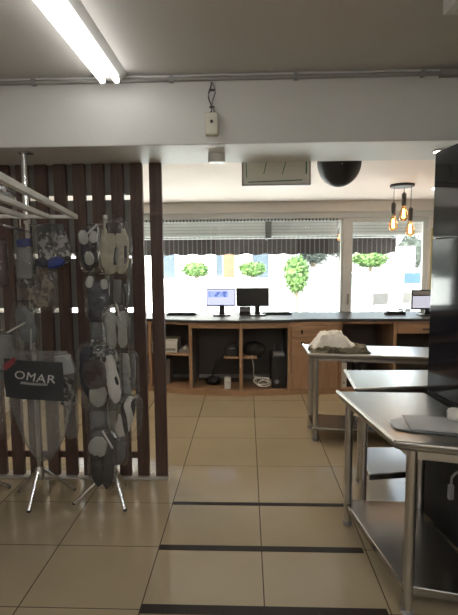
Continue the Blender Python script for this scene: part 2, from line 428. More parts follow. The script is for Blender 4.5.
# hanging sign with green strokes behind the beam
HS = thing('hanging_sign', 'pale grey panel with green strokes hanging behind the beam', 'sign', (.227, 3.65, 2.245))
MB().box(-.030, .486, 3.640, 3.660, 2.245, 2.455).build('board', M_['sign'], HS, bevel=.003)
fr = MB(); fr.box(-.034, -.022, 3.634, 3.664, 2.241, 2.46).box(.478, .490, 3.634, 3.664, 2.241, 2.46).box(-.022, .478, 3.634, 3.664, 2.241, 2.251)
fr.build('frame', pbr('sign_frame', (.36, .34, .31), .4), HS)
gs = MB()
for a, b in (((.004, 2.30), (-.002, 2.43)), ((.134, 2.33), (.157, 2.43)), ((.275, 2.325), (.302, 2.425)), ((.456, 2.325), (.456, 2.43)), ((.015, 2.268), (.425, 2.280))):
    gs.bar((a[0], 3.637, a[1]), (b[0], 3.637, b[1]), .009, .006)
gs.build('stroke', M_['green'], HS)
for xx in (.06, .40): MB().tube([(xx, 3.65, 2.45), (xx, 3.65, ZR)], .006, 8).build('hanger', M_['chrome'], HS)

DM = thing('ceiling_dome', 'matt black round dome hanging from the back ceiling beside the green-stroked panel', 'dome', (.735, 3.80, ZR))
prof = [(.172*math.sin(a), -.025-.197*math.cos(a)) for a in [i*PI/2/14 for i in range(15)]] + [(.172, 0)]
MB().lathe((.735, 3.80, ZR), prof, 40).build('shell', M_['black'], DM)
MB().lathe((.725, 3.632, 2.395), [(0, -.006), (.006, 0), (0, .006)], 10).build('screw', M_['grey_plastic'], DM)

# pendant cluster
PD = thing('pendant_lamp', 'cluster of three glowing filament bulbs on a dark ceiling bar', 'lamp', (1.668, 5.15, ZR))
MB().lathe((1.668, 5.15, ZR), [(.118, -.028), (.125, -.022), (.125, 0)], 32).build('canopy', M_['cable_dark'], PD)
for x, y, zb in ((1.575, 5.12, 1.975), (1.705, 5.19, 2.085), (1.745, 5.09, 1.915)):
    MB().tube([(x, y, ZR-.02), (x, y, zb+.30)], .003, 6).build('cord', M_['black'], PD)
    so = MB().lathe((x, y, zb), [(.020, .165), (.025, .17), (.025, .29), (.012, .305), (.006, .31)], 16).build('socket', M_['cable_dark'], PD)
    bu = MB().lathe((x, y, zb), [(0, 0), (.024, .004), (.047, .026), (.053, .05), (.047, .085), (.028, .13), (.020, .166)], 20).build('bulb', M_['amber'], PD)
    fl = MB()
    for k in range(4):
        a = k*PI/2
        fl.tube([(x+.013*math.cos(a), y+.013*math.sin(a), zb+.035), (x+.008*math.cos(a), y+.008*math.sin(a), zb+.13)], .0035, 6)
    fl.build('filament', M_['filament'], bu)

WS = thing('wall_speaker', 'small white box high on the right wall near the window', 'speaker', (XR-.05, 6.2, 2.16))
MB().box(XR-.10, XR, 6.1, 6.25, 2.17, 2.33).build('case', M_['white_plastic'], WS, bevel=.008)
MB().box(XR-.104, XR-.10, 6.115, 6.235, 2.185, 2.30).build('grille', M_['grey_plastic'], WS)

# ------------------------------------------------------------------ counter
def frontY(x):
    if x <= .76: return 5.625 + .125*((x+.10)/.86)**2 if x > -1.4 else 5.625 + .125*((-1.3)/.86)**2
    return 5.75
TOPZ = .95
ct = MB(); xs = [-2.68 + i*.1 for i in range(53)] + [XR-.005]
front = [(x, frontY(x)-.02) for x in xs]
ct.prism(front + [(XR-.005, YW-.005), (-2.68, YW-.005)], .915, TOPZ)
tag(ct.build('worktop', M_['granite'], bevel=.004), 'long dark granite worktop running under the windows', 'worktop')

def unit_pts(x0, x1):
    return (x0, frontY(x0)), (x1, frontY(x1))
def cabinet(name, label, x0, x1, kind, shelves=(), half=None):
    """counter unit standing on the floor; front edge follows the bowed counter"""
    (ax, ay), (bx, by) = unit_pts(x0, x1); cx = (x0+x1)/2
    t = thing(name, label, 'cabinet', (cx, (ay+by)/2, 0))
    yb = YW-.02; T = .018
    def strip(u0, u1, z0, z1, depth, dy=0):   # a board along the front
        pa = (ax+(bx-ax)*u0, ay+(by-ay)*u0+dy); pb = (ax+(bx-ax)*u1, ay+(by-ay)*u1+dy)
        m = MB(); m.prism([pa, pb, (pb[0], pb[1]+depth), (pa[0], pa[1]+depth)], z0, z1); return m
    w = x1-x0; s = T/w
    strip(0, s, .0, .913, yb-ay-.02).build('side_panel', M_['oak_v'], t)
    strip(1-s, 1, .0, .913, yb-by-.02).build('side_panel', M_['oak_v'], t)
    strip(s, 1-s, .0, .065, .45).build('plinth', M_['oak'], t)
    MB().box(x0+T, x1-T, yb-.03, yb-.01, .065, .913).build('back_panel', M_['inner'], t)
    if kind == 'open':
        strip(s, 1-s, .845, .913, .018).build('top_rail', M_['oak'], t, bevel=.002)
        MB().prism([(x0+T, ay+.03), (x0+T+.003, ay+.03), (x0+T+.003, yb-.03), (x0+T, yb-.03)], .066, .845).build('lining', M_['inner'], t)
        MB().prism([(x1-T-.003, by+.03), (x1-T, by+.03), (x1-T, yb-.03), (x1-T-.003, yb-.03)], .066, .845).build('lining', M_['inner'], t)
    elif kind == 'plain':
        strip(s, 1-s, .885, .913, .018).build('top_rail', M_['oak'], t)
    for u0, u1, z, dp in shelves:
        strip(max(u0, s), min(u1, 1-s), z-.02, z, dp, .04).build('shelf', M_['oak'], t, bevel=.002)
    if kind == 'drawers':
        strip(s, 1-s, .87, .913, .018).build('top_rail', M_['oak'], t)
        for z0, z1 in ((.80, .865), (.725, .795), (.51, .72)):
            d = strip(s*1.3, 1-s*1.3, z0, z1, .02, -.006).build('drawer', M_['oak'], t, bevel=.003)
            if z1 < .8:
                MB().box(ax+.14, ax+.16, ay-.02, ay-.004, (z0+z1)/2+.01, (z0+z1)/2+.06).build('handle', M_['black_plastic'], d, bevel=.003)
        strip(s*1.3, .5-s*.2, .07, .505, .02, -.006).build('door', M_['oak_v'], t, bevel=.003)
        strip(.5+s*.2, 1-s*1.3, .07, .505, .02, -.006).build('door', M_['oak_v'], t, bevel=.003)
    if kind == 'drawer_top':
        strip(s, 1-s, .885, .913, .018).build('top_rail', M_['oak'], t)
        d = strip(s*1.3, 1-s*1.3, .765, .88, .02, -.006).build('drawer', M_['oak'], t, bevel=.003)
        MB().box((ax+bx)/2-.05, (ax+bx)/2+.05, ay-.022, ay-.004, .815, .828).build('handle', M_['black_plastic'], d, bevel=.003)
    return t
cabinet('open_cabinet', 'wooden counter unit seen only behind the slat screen', -2.66, -1.245, 'plain', [(0, 1, .50, .55)])
cabinet('open_cabinet', 'open wooden counter unit with a pale box on its shelf beside the slat post', -1.243, -.705, 'plain', [(0, 1, .50, .60)])
cabinet('open_cabinet', 'open wooden counter unit holding a small white box under a short shelf', -.703, -.075, 'open', [(.66, 1, .48, .35)])
cabinet('open_cabinet', 'open wooden counter unit with tangled white cable and dark computer', -.073, .525, 'open', [(0, .33, .48, .35)])
cabinet('drawer_cabinet', 'wooden counter unit with stacked drawers above cupboard doors', .527, 1.16, 'drawers')
cabinet('open_cabinet', 'dark open counter unit behind the far steel table', 1.162, 1.83, 'plain', [(0, 1, .50, .5)])
cabinet('drawer_cabinet', 'wooden counter unit with one wide drawer over a dark recess at the right end', 1.832, 2.585, 'drawer_top', [(0, 1, .45, .5)])

# things stored in the counter
PR = thing('printer', 'off-white printer on the shelf of the leftmost visible counter unit', 'printer', (-1.08, 5.95, .50))
MB().box(-1.22, -.895, 5.86, 6.2, .50, .655).build('body', M_['white_plastic'], PR, bevel=.01)
MB().box(-1.20, -.915, 5.852, 5.86, .53, .56).build('paper_slot', M_['grey_plastic'], PR)
MB().box(-1.20, -.90, 5.90, 6.15, .655, .675).build('lid', M_['cream_plastic'], PR, bevel=.004)
DP = thing('tape_dispenser', 'small grey desk dispenser on the shelf right of the printer', 'dispenser', (-.81, 5.92, .50))
MB().extrude_xz([(-.875, .50), (-.745, .50), (-.745, .565), (-.79, .595), (-.83, .56), (-.875, .535)], 5.88, 5.95).build('body', M_['grey_plastic'], DP, bevel=.004)
MB().tube([(-.80, 5.873, .56), (-.80, 5.957, .56)], .022, 16).build('roll', M_['white_plastic'], DP)
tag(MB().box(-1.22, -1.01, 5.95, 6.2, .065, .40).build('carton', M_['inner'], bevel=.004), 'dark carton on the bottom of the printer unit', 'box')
WB = thing('adapter_box', 'small white upright box on the floor of the middle counter unit', 'box', (-.235, 5.73, .065))
MB().box(-.285, -.205, 5.71, 5.79, .065, .21).build('case', M_['white_plastic'], WB, bevel=.008)
MB().box(-.262, -.228, 5.706, 5.71, .15, .158).build('slot', M_['grey_plastic'], WB)
DV = thing('label_printer', 'dark rounded device on the short shelf above the small white box', 'device', (-.20, 5.83, .48))
MB().extrude_xz([(-.275, .48), (-.11, .48), (-.11, .58), (-.14, .63), (-.24, .63), (-.275, .59)], 5.74, 5.92).build('body', M_['black_plastic'], DV, bevel=.008)
MB().box(-.22, -.15, 5.733, 5.74, .575, .59).build('label_slot', M_['grey_plastic'], DV)
tag(MB().tube([(-.46, 5.95, .12), (-.44, 5.92, .25), (-.40, 5.88, .36), (-.33, 5.84, .44), (-.275, 5.83, .50)], .008, 8).build('loose_cable', M_['black_plastic']), 'black cord drooping from the dark device in the middle counter unit', 'cord')
tag(MB().blob((-.44, 5.95, .12), (.10, .09, .055), 3, .2, 3, 5).build('cloth_bundle', M_['black']), 'black bundle on the floor of the middle counter unit', 'bundle')
pts = []
for i in range(90):
    a = i*.27; pts.append((.17 + .10*math.cos(a)*(1-.004*i) + .0008*i, 5.72 + .012*math.sin(a*1.7), .155 + .055*math.sin(a)*(1-.003*i) + .018*math.sin(a*.33)))
pts = [(.06, 5.70, .50), (.07, 5.69, .44), (.085, 5.70, .35), (.08, 5.71, .24)] + pts
tag(MB().tube(pts, .006, 6).build('cable_coil', M_['white_plastic']), 'tangled white cable dangling from the short shelf beside the computer tower', 'cable')
PC = thing('computer_tower', 'black computer tower at the right of the cable-filled counter unit', 'computer', (.40, 5.95, .065))
MB().box(.31, .49, 5.76, 6.16, .065, .475).build('case', M_['black_plastic'], PC, bevel=.008)
MB().tube([(.375, 5.755, .15), (.375, 5.762, .15)], .028, 16).build('fan_grille', M_['grey_plastic'], PC)
RT = thing('router', 'small grey device lying on top of the black computer tower', 'router', (.40, 5.85, .475))
MB().box(.33, .47, 5.78, 5.92, .475, .515).build('case', M_['grey_plastic'], RT, bevel=.006)
for x in (.35, .45): MB().tube([(x, 5.91, .515), (x, 5.915, .60)], .006, 8).build('antenna', M_['grey_plastic'], RT)
tag(MB().blob((.09, 5.90, .535), (.15, .12, .11), 3, .12, 2, 8).build('bag', M_['black']), 'dark round bag on the short shelf of the cable-filled unit', 'bag')
BI = thing('lever_arch_file', 'white lever-arch file standing in the dark unit behind the far table', 'file', (1.22, 5.9, .065))
MB().box(1.185, 1.255, 5.80, 6.1, .066, .38).build('cover', M_['white_plastic'], BI, bevel=.003)
MB().tube([(1.22, 5.795, .13), (1.22, 5.801, .13)], .014, 14).build('finger_ring', M_['grey_plastic'], BI)
for k, (x, w, h) in enumerate(((1.30, .07, .32), (1.39, .06, .30), (1.47, .09, .34))):
    f = thing('ring_binder', ('first', 'second', 'third')[k] + ' dark binder to the right of the white lever-arch file', 'file', (x, 5.95, .065), 'dark binders in the counter')
    MB().box(x-w/2, x+w/2, 5.84, 6.12, .066, .066+h).build('cover', M_['black_plastic'], f, bevel=.003)
    MB().box(x-w*.3, x+w*.3, 5.837, 5.84, .2, .29).build('spine_label', M_['grey_plastic'], f)

# ------------------------------------------------------------------ monitors and keyboards
def screen_mat():
    m, nt, out = new_mat('lit_screen'); L = nt.links.new
    e = N(nt, 'ShaderNodeEmission'); e.inputs[1].default_value = .9
    tc = N(nt, 'ShaderNodeTexCoord'); sp = N(nt, 'ShaderNodeSeparateXYZ'); L(tc.outputs['Generated'], sp.inputs[0])
    def band(sock, lo, hi):
        a = N(nt, 'ShaderNodeMath', operation='GREATER_THAN'); a.inputs[1].default_value = lo; L(sock, a.inputs[0])
        b = N(nt, 'ShaderNodeMath', operation='LESS_THAN'); b.inputs[1].default_value = hi; L(sock, b.inputs[0])
        c = N(nt, 'ShaderNodeMath', operation='MULTIPLY'); L(a.outputs[0], c.inputs[0]); L(b.outputs[0], c.inputs[1]); return c.outputs[0]
    c = N(nt, 'ShaderNodeMath', operation='MULTIPLY'); L(band(sp.outputs[0], .05, .76), c.inputs[0]); L(band(sp.outputs[2], .5, .88), c.inputs[1])
    nz = N(nt, 'ShaderNodeTexNoise'); nz.inputs['Scale'].default_value = 14; L(tc.outputs['Object'], nz.inputs['Vector'])
    blue = N(nt, 'ShaderNodeValToRGB'); blue.color_ramp.elements[0].position = .42; blue.color_ramp.elements[1].position = .55
    blue.color_ramp.elements[0].color = (.10, .16, .45, 1); blue.color_ramp.elements[1].color = (.32, .40, .72, 1); L(nz.outputs['Fac'], blue.inputs['Fac'])
    mx = N(nt, 'ShaderNodeMix', data_type='RGBA'); L(c.outputs[0], mx.inputs[0]); mx.inputs[6].default_value = (.52, .54, .80, 1); L(blue.outputs['Color'], mx.inputs[7])
    L(mx.outputs[2], e.inputs[0]); L(e.outputs[0], out.inputs[0]); return m
M_['screen'] = screen_mat()
M_['screen_pale'] = emit('pale_screen', (.47, .46, .52), .8)
def monitor(label, x0, x1, z0, z1, y, smat, standx, yaw=0):
    xc = (x0+x1)/2
    t = thing('monitor', label, 'monitor', (xc, y, TOPZ))
    MB().box(x0, x1, y, y+.035, z0, z1).build('housing', M_['black_plastic'], t, bevel=.005)
    if smat: MB().box(x0+.012, x1-.012, y-.003, y, z0+.02, z1-.012).build('screen', smat, t)
    MB().box(standx-.035, standx+.035, y+.03, y+.06, TOPZ+.015, z0+.10).build('stand_neck', M_['black_plastic'], t, bevel=.005)
    MB().box(standx-.11, standx+.11, y-.06, y+.13, TOPZ, TOPZ+.016).build('stand_base', M_['black_plastic'], t, bevel=.005)
    if yaw: t.rotation_euler.z = yaw
    return t
monitor('monitor with a lit lavender and blue screen on the dark worktop', -.535, -.148, 1.075, 1.310, 6.10, M_['screen'], -.33)
monitor('dark monitor standing right of the lit lavender screen', -.142, .295, 1.072, 1.318, 6.10, None, .14)
m3 = monitor('monitor with a plain pale grey screen at the right end of the worktop', 2.11, 2.48, 1.03, 1.285, 6.02, None, 2.33)
MB().box(2.125, 2.463, 6.016, 6.02, 1.052, 1.205).build('screen', M_['screen_pale'], m3)
MB().box(2.125, 2.463, 6.016, 6.02, 1.222, 1.268).build('screen_bar', M_['grey_plastic'], m3)
EQ = thing('terminal', 'black boxy machine on the worktop between the two left monitors', 'device', (-.03, 6.22, TOPZ))
MB().box(-.10, .05, 6.16, 6.34, TOPZ, 1.06).build('case', M_['black_plastic'], EQ, bevel=.008)
MB().box(-.09, .04, 6.155, 6.16, 1.0, 1.04).build('panel', M_['grey_plastic'], EQ)
def keyboard(label, x, y, w=.44, rz=0):
    t = thing('keyboard', label, 'keyboard', (x, y, TOPZ))
    MB().box(x-w/2, x+w/2, y-.07, y+.07, TOPZ, TOPZ+.022).build('base', M_['black_plastic'], t, bevel=.004)
    k = MB()
    for r in range(5):
        for c in range(14):
            xx = x-w/2+.02+c*(w-.04)/14; yy = y-.058+r*.024
            k.box(xx, xx+(w-.04)/14-.004, yy, yy+.019, TOPZ+.022, TOPZ+.030)
    k.build('keys', M_['black'], t); t.rotation_euler.z = rz
keyboard('black keyboard left of the lit lavender screen', -.88, 6.25, .40)
keyboard('black keyboard right of the dark monitor', .40, 6.27, .40)
PH = thing('card_terminal', 'dark flat device on the worktop in front of the right window pane', 'device', (2.0, 6.2, TOPZ))
MB().extrude_xz([(1.84, TOPZ), (2.09, TOPZ), (2.09, TOPZ+.03), (2.05, TOPZ+.05), (1.98, TOPZ+.035), (1.86, TOPZ+.045), (1.83, TOPZ+.03)], 6.15, 6.27).build('body', M_['black_plastic'], PH, bevel=.006)
MB().box(1.90, 1.97, 6.17, 6.25, TOPZ+.034, TOPZ+.042).build('handset', M_['grey_plastic'], PH)

# ------------------------------------------------------------------ steel tables
def table(name, label, corners, z, rim, legs, shelf=None, shelf_z=.15, lr=.025, shelf_t=.045):
    """corners: far-left, near-left, near-right, far-right"""
    cx = sum(p[0] for p in corners)/4; cy = sum(p[1] for p in corners)/4
    t = thing(name, label, 'table', (cx, cy, 0))
    fl, nl, nr, frr = corners
    m = MB(); m.prism([nl, nr, frr, fl], z-rim, z)
    m.build('tabletop', M_['steel'], t, bevel=.012)
    # raised rolled edge
    e = MB(); e.tube([(p[0], p[1], z-.006) for p in (fl, nl)], .012, 10); e.tube([(p[0], p[1], z-.006) for p in (nl, nr)], .012, 10)
    e.build('rolled_edge', M_['steel_leg'], t)
    for x, y in legs:
        lg = MB().tube([(x, y, .03), (x, y, z-rim)], lr, 16).build('leg', M_['steel_leg'], t)
        MB().lathe((x, y, 0), [(lr*.8, 0), (lr*1.15, .006), (lr*1.15, .03)], 16).build('foot', M_['grey_plastic'], lg)
    # frame rails under the top
    r = MB()
    for a, b in ((0, 1), (1, 2), (2, 3), (3, 0)):
        r.bar((legs[a][0], legs[a][1], z-rim-.02), (legs[b][0], legs[b][1], z-rim-.02), .025, .04)
    r.build('apron', M_['steel_leg'], t)
    if shelf:
        MB().prism([shelf[1], shelf[2], shelf[3], shelf[0]], shelf_z-shelf_t, shelf_z).build('undershelf', M_['steel_shelf'], t, bevel=.006)
    return t
NT = table('steel_table', 'nearest stainless steel worktable with a dark undershelf and papers on it',
    [(.569, 2.885), (.673, 2.069), (1.185, 1.925), (1.10, 2.86)], .85, .042,
    [(.632, 2.825), (.753, 2.078), (1.15, 1.98), (1.06, 2.78)], [(.615, 2.855), (.726, 2.072), (1.13, 1.98), (1.045, 2.84)], .15)
table('steel_table', 'middle stainless steel worktable tucked beyond the nearest table',
    [(.734, 3.453), (.697, 2.935), (1.55, 3.07), (1.60, 3.47)], .85, .04,
    [(.845, 3.40), (.766, 2.985), (1.50, 3.11), (1.54, 3.42)], [(.84, 3.42), (.80, 2.97), (1.54, 3.09), (1.58, 3.44)], .265, lr=.023)
table('steel_table', 'far stainless steel worktable carrying a heap of cloth',
    [(.560, 4.62), (.560, 4.12), (1.98, 3.90), (2.03, 4.40)], .838, .04,
    [(.632, 4.54), (.632, 4.215), (1.92, 4.00), (1.96, 4.33)], [(.612, 4.57), (.612, 4.185), (1.95, 3.97), (1.985, 4.36)], .14, lr=.025, shelf_t=.03)

# cloths on the far table
def cloth(name, label, x0, x1, y0, y1, z0, hfun, mat, seed, nx=56, ny=40):
    m = MB(); g = []
    for j in range(ny+1):
        row = []
        for i in range(nx+1):
            u, v = i/nx, j/ny; x = x0+(x1-x0)*u; y = y0+(y1-y0)*v
            e = noise.noise(Vector((u*3, v*3, seed+9)))
            h = max(0, hfun(u + .06*e, v + .06*e))
            h *= 1 + .20*noise.fractal(Vector((u*6, v*5, seed)), 1, 2, 4)
            h += .022*abs(noise.noise(Vector((u*8 + v*3, v*5, seed+3))))*(1 if h > .004 else 0)
            x += .03*noise.noise(Vector((u*4, v*4, seed+20))); y += .03*noise.noise(Vector((u*4, v*4, seed+30)))
            row.append(m.bm.verts.new((x, y, z0+.002+h)))
        g.append(row)
    for j in range(ny):
        for i in range(nx): m.bm.faces.new((g[j][i], g[j][i+1], g[j+1][i+1], g[j+1][i]))
    bot = [m.bm.verts.new((v.co.x, v.co.y, z0)) for v in (g[0] + [r[-1] for r in g[1:]] + g[-1][-2::-1] + [r[0] for r in g[-2:0:-1]])]
    ring = g[0] + [r[-1] for r in g[1:]] + g[-1][-2::-1] + [r[0] for r in g[-2:0:-1]]
    n = len(ring)
    for i in range(n): m.bm.faces.new((ring[i], bot[i], bot[(i+1) % n], ring[(i+1) % n]))
    m.bm.faces.new(bot[::-1])
    return tag(m.build(name, mat, smooth=70), label, 'cloth')
def dome(u, v, p=2.0): return max(0, 1-abs(2*u-1)**p)*max(0, 1-abs(2*v-1)**p)
cloth('folded_cloth', 'olive patterned cloth spread under the white cloth on the far table', .585, 1.105, 4.13, 4.45, .838,
      lambda u, v: .040*min(1, 3.2*dome(u, v, 3)), M_['cloth_camo'], 3)
cloth('crumpled_cloth', 'crumpled white cloth heaped on the olive cloth', .60, 1.00, 4.18, 4.44, .868,
      lambda u, v: .022*min(1, 4*dome(u, v, 3)) + .115*math.exp(-abs((u-.42)/.31)**3.2-((v-.5)/.42)**4)*min(1, 3*dome(u, v, 3)) + .035*math.exp(-abs((u-.72)/.16)**3), M_['cloth_white'], 11)

# things on the nearest table
def slab(pts, z0, z1): 
    return MB().prism(pts, z0, z1)
tag(slab([(.713, 2.215), (.80, 2.165), (1.12, 2.10), (1.12, 2.30), (.80, 2.375), (.722, 2.335)], .85, .858).build('cutting_board', M_['board_dark'], bevel=.004),
    'dark grey thin board lying under the papers on the nearest table', 'board')
tag(slab([(.782, 2.190), (1.125, 2.120), (1.125, 2.325), (.812, 2.395)], .858, .866).build('paper_stack', M_['paper'], bevel=.002),
    'pale grey stack of papers on the dark board of the nearest table', 'paper')
RL = thing('paper_roll', 'white roll lying on the papers at the right edge of the nearest table', 'roll', (1.09, 2.33, .866))
MB().tube([(1.000, 2.302, .900), (1.008, 2.300, .900), (1.02, 2.297, .900), (1.105, 2.279, .900)], .034, 24, [.022, .030, .034, .034]).build('sheet', M_['cloth_white'], RL, bevel=.006)
MB().tube([(.997, 2.303, .900), (1.002, 2.302, .900)], .012, 16).build('core', M_['grey_plastic'], RL)

# ------------------------------------------------------------------ tall black cabinet on the right
BC = thing('tall_cabinet', 'tall glossy black cabinet on the right beside the nearest table', 'cabinet', (1.118, 2.87, 0))
A = -math.radians(90-13)
def cb(u0, u1, d0, d1, z0, z1):
    """u towards the camera along the face, d depth away to the right"""
    c, s = math.sin(math.radians(10)), -math.cos(math.radians(10))
    P = lambda u, d: (1.118 + u*c - d*s, 2.87 + u*s + d*c)
    return MB().prism([P(u0, d0), P(u1, d0), P(u1, d1), P(u0, d1)], z0, z1)
cb(0, 1.5, .022, .70, .05, 2.30).build('carcass', M_['black'], BC)
cb(.05, 1.5, .05, .68, 0, .05).build('plinth', M_['black'], BC)
cb(0, 1.5, 0, .02, .86, 1.79).build('door', M_['black_gloss'], BC, bevel=.003)
cb(0, 1.5, 0, .02, 1.795, 2.30).build('door', M_['black_gloss'], BC, bevel=.003)
cb(0, 1.5, .004, .02, .06, .855).build('base_panel', M_['black'], BC)
SK = thing('wall_socket', 'small cream socket on the black cabinet base under the nearest table', 'socket', (1.19, 2.42, .5))
cb(.37, .47, -.012, .002, .51, .61).build('plate', M_['cream_plastic'], SK, bevel=.003)
PLG = thing('power_plug', 'grey plug on a curved flex hanging by the black cabinet', 'plug', (1.17, 2.46, .33))
MB().tube([(1.140, 2.44, .54), (1.115, 2.44, .525), (1.100, 2.445, .50), (1.100, 2.45, .455)], .007, 8).build('flex', M_['grey_plastic'], PLG)
MB().box(1.085, 1.115, 2.437, 2.463, .375, .456).build('plug_body', M_['grey_plastic'], PLG, bevel=.006)

# unlit white casing on the ceiling, only one corner reaches into the frame
CF = thing('ceiling_casing', 'white rectangular casing on the front ceiling at the top right corner', 'casing', (1.14, 1.81, ZC))
MB().box(.835, 1.45, 1.50, 2.124, 2.70, ZC).build('housing', M_['white_plastic'], CF, bevel=.008)
MB().box(.865, 1.42, 1.53, 2.094, 2.694, 2.702).build('cover', M_['white_plastic'], CF, bevel=.003)

# ------------------------------------------------------------------ display racks
def rack(label, x, y, h, feet, plate=False, hooks=()):
    t = thing('display_rack', label, 'rack', (x, y, 0))
    MB().tube([(x, y, .16), (x, y, h)], .0145, 14).build('pole', M_['steel_leg'], t)
    if plate: MB().tube([(x, y, 1.98), (x, y, h)], .022, 16).build('sleeve', M_['chrome'], t)
    MB().lathe((x, y, .15), [(.014, .02), (.03, .03), (.03, .09), (.018, .11)], 16).build('hub', M_['steel_leg'], t)
    for fx, fy in feet:
        l = MB().tube([(x + (fx-x)*.10, y + (fy-y)*.10, .235), (fx, fy, .012)], .0145, 10).build('leg', M_['chrome'], t)
        MB().blob((fx, fy, .013), (.016, .016, .013), 2, 0).build('rubber_foot', M_['black_plastic'], l)
    if plate:
        MB().box(x-.03, x+.055, y-.03, y+.03, h, h+.012).build('top_plate', M_['chrome'], t)
    for hx, hy, hz in hooks:
        MB().tube([(x, y, hz), (x+(hx-x)*.5, y+(hy-y)*.5, hz), (hx, hy, hz), (hx, hy-.012, hz+.012)], .0035, 6).build('hook', M_['chrome'], t)
    return t
# packets: key -> (x, y, ztop, h, w)
PK = dict(
 a=(-1.000, 2.985, 1.901, .308, .164), b=(-.819, 2.890, 1.929, .347, .208), c=(-.958, 2.97, 1.581, .31, .182),
 d=(-.838, 3.02, 1.575, .224, .133), e=(-.824, 2.885, 1.40, .286, .172), f=(-.975, 2.99, 1.318, .226, .113),
 g=(-.945, 2.88, 1.155, .44, .293), h=(-.795, 2.985, 1.09, .352, .168), i=(-.772, 2.86, .821, .298, .215),
 j=(-.968, 2.975, .774, .288, .215), k=(-.87, 3.0, .558, .266, .14), l=(-.94, 2.865, .602, .405, .184),
 m=(-1.233, 2.92, 1.898, .276, .212), n=(-1.43, 2.965, 1.866, .36, .132), o=(-1.35, 2.985, 1.647, .302, .247),
 p=(-1.443, 2.945, 1.416, .329, .186), q=(-1.555, 2.90, 1.813, .303, .091), r=(-1.613, 3.0, 1.212, .284, .164),
 s=(-1.307, 2.84, 1.107, .723, .469), u=(-1.19, 3.02, .86, .387, .095), v=(-1.64, 2.95, .953, .464, .135))
hk = lambda ks: [(PK[k][0], PK[k][1], PK[k][2]+.012) for k in ks]
R1 = rack('chrome tripod rack at the left reaching up to the beam', -1.445, 3.055, 2.374, [(-1.464, 2.911), (-1.274, 3.221), (-1.656, 3.182)], True, hk('mnopsu'))
R2 = rack('chrome tripod rack nearest the tall slat post, thick with bagged goods', -.925, 3.055, 1.975, [(-1.195, 3.02), (-.823, 2.945), (-.916, 3.299)], False, hk('abcdefghijkl'))
R3 = rack('chrome tripod rack at the left edge of the picture', -1.98, 3.05, 1.95, [(-1.77, 3.24), (-2.13, 3.2), (-2.0, 2.86)], False, hk('qrv'))

# flat frame of pale tubes on the left rack
FRm = thing('ladder_rack', 'flat ladder frame of pale tubes fixed to the left rack', 'frame', (-1.40, 2.6, 1.95))
d = Vector((.18, -.98, 0)); nrm = Vector((-.98, -.18, 0))
c0 = Vector((-1.06, 2.895, 1.95))
for k in (0, .165, .31, .47):
    p = c0 + nrm*k
    MB().bar(p, p + d*1.5, .027, .027).build('side_tube', M_['white_tube'], FRm, bevel=.003)
MB().bar(c0 + d*.011 - nrm*.011, c0 + nrm*.62 + d*.011, .022, .022).build('cross_tube', M_['white_tube'], FRm, bevel=.003)
MB().bar(c0 + d*1.49, c0 + nrm*.62 + d*1.49, .022, .022).build('cross_tube', M_['white_tube'], FRm, bevel=.003)
MB().bar((-1.445, 3.055, 1.95), tuple(c0 + nrm*.35), .018, .018).build('arm', M_['chrome'], FRm)
MB().tube([(-1.445, 3.055, 1.925), (-1.445, 3.055, 1.975)], .021, 14).build('clamp', M_['steel_leg'], FRm)
MB().tube([(-1.36, 2.80, 1.87), (-1.28, 2.2, 1.87)], .008, 8).build('lower_rod', M_['chrome'], FRm)
for q in (.02, .55): 
    MB().tube([(-1.36+.08*q/.6, 2.80-.6*q/.6, 1.87), (-1.36+.08*q/.6, 2.80-.6*q/.6, 1.94)], .004, 6).build('drop_wire', M_['chrome'], FRm)

# ------------------------------------------------------------------ bagged goods
F_ = dict(
 cream=pbr('cream_fabric', (.40, .38, .30), .8, bump=.3, bscale=60), pale=pbr('pale_grey_fabric', (.36, .37, .35), .8, bump=.3, bscale=60),
 grey=pbr('grey_fabric', (.20, .20, .21), .8), slate=pbr('slate_fabric', (.13, .14, .15), .8), black=pbr('black_fabric', (.02, .02, .024), .8),
 navy=pbr('navy_fabric', (.025, .028, .045), .8), brown=pbr('brown_fabric', (.045, .032, .03), .8), white=pbr('white_fabric', (.50, .49, .47), .8),
 blue=pbr('blue_fabric', (.03, .05, .22), .7), skull=patch('grey_print', (.06, .06, .065), (.34, .33, .32), 34, .5, .8),
 camo=patch('tan_print', (.10, .09, .07), (.27, .24, .19), 26, .5, .8), tabby=patch('black_grey_print', (.03, .03, .033), (.26, .26, .25), 30, .52, .8),
 swirl=patch('swirl_print', (.03, .03, .03), (.48, .47, .45), 5, .30, .8, 'wave'), mauve=pbr('mauve_fabric', (.14, .09, .09), .8),
 olive=pbr('olive_fabric', (.16, .15, .11), .8), red=pbr('red_card', (.22, .03, .04), .5), card=pbr('black_card', (.020, .024, .028), .4),
 script=patch('script_print', (.05, .05, .05), (.22, .22, .21), 9, .32, .8, 'wave'))

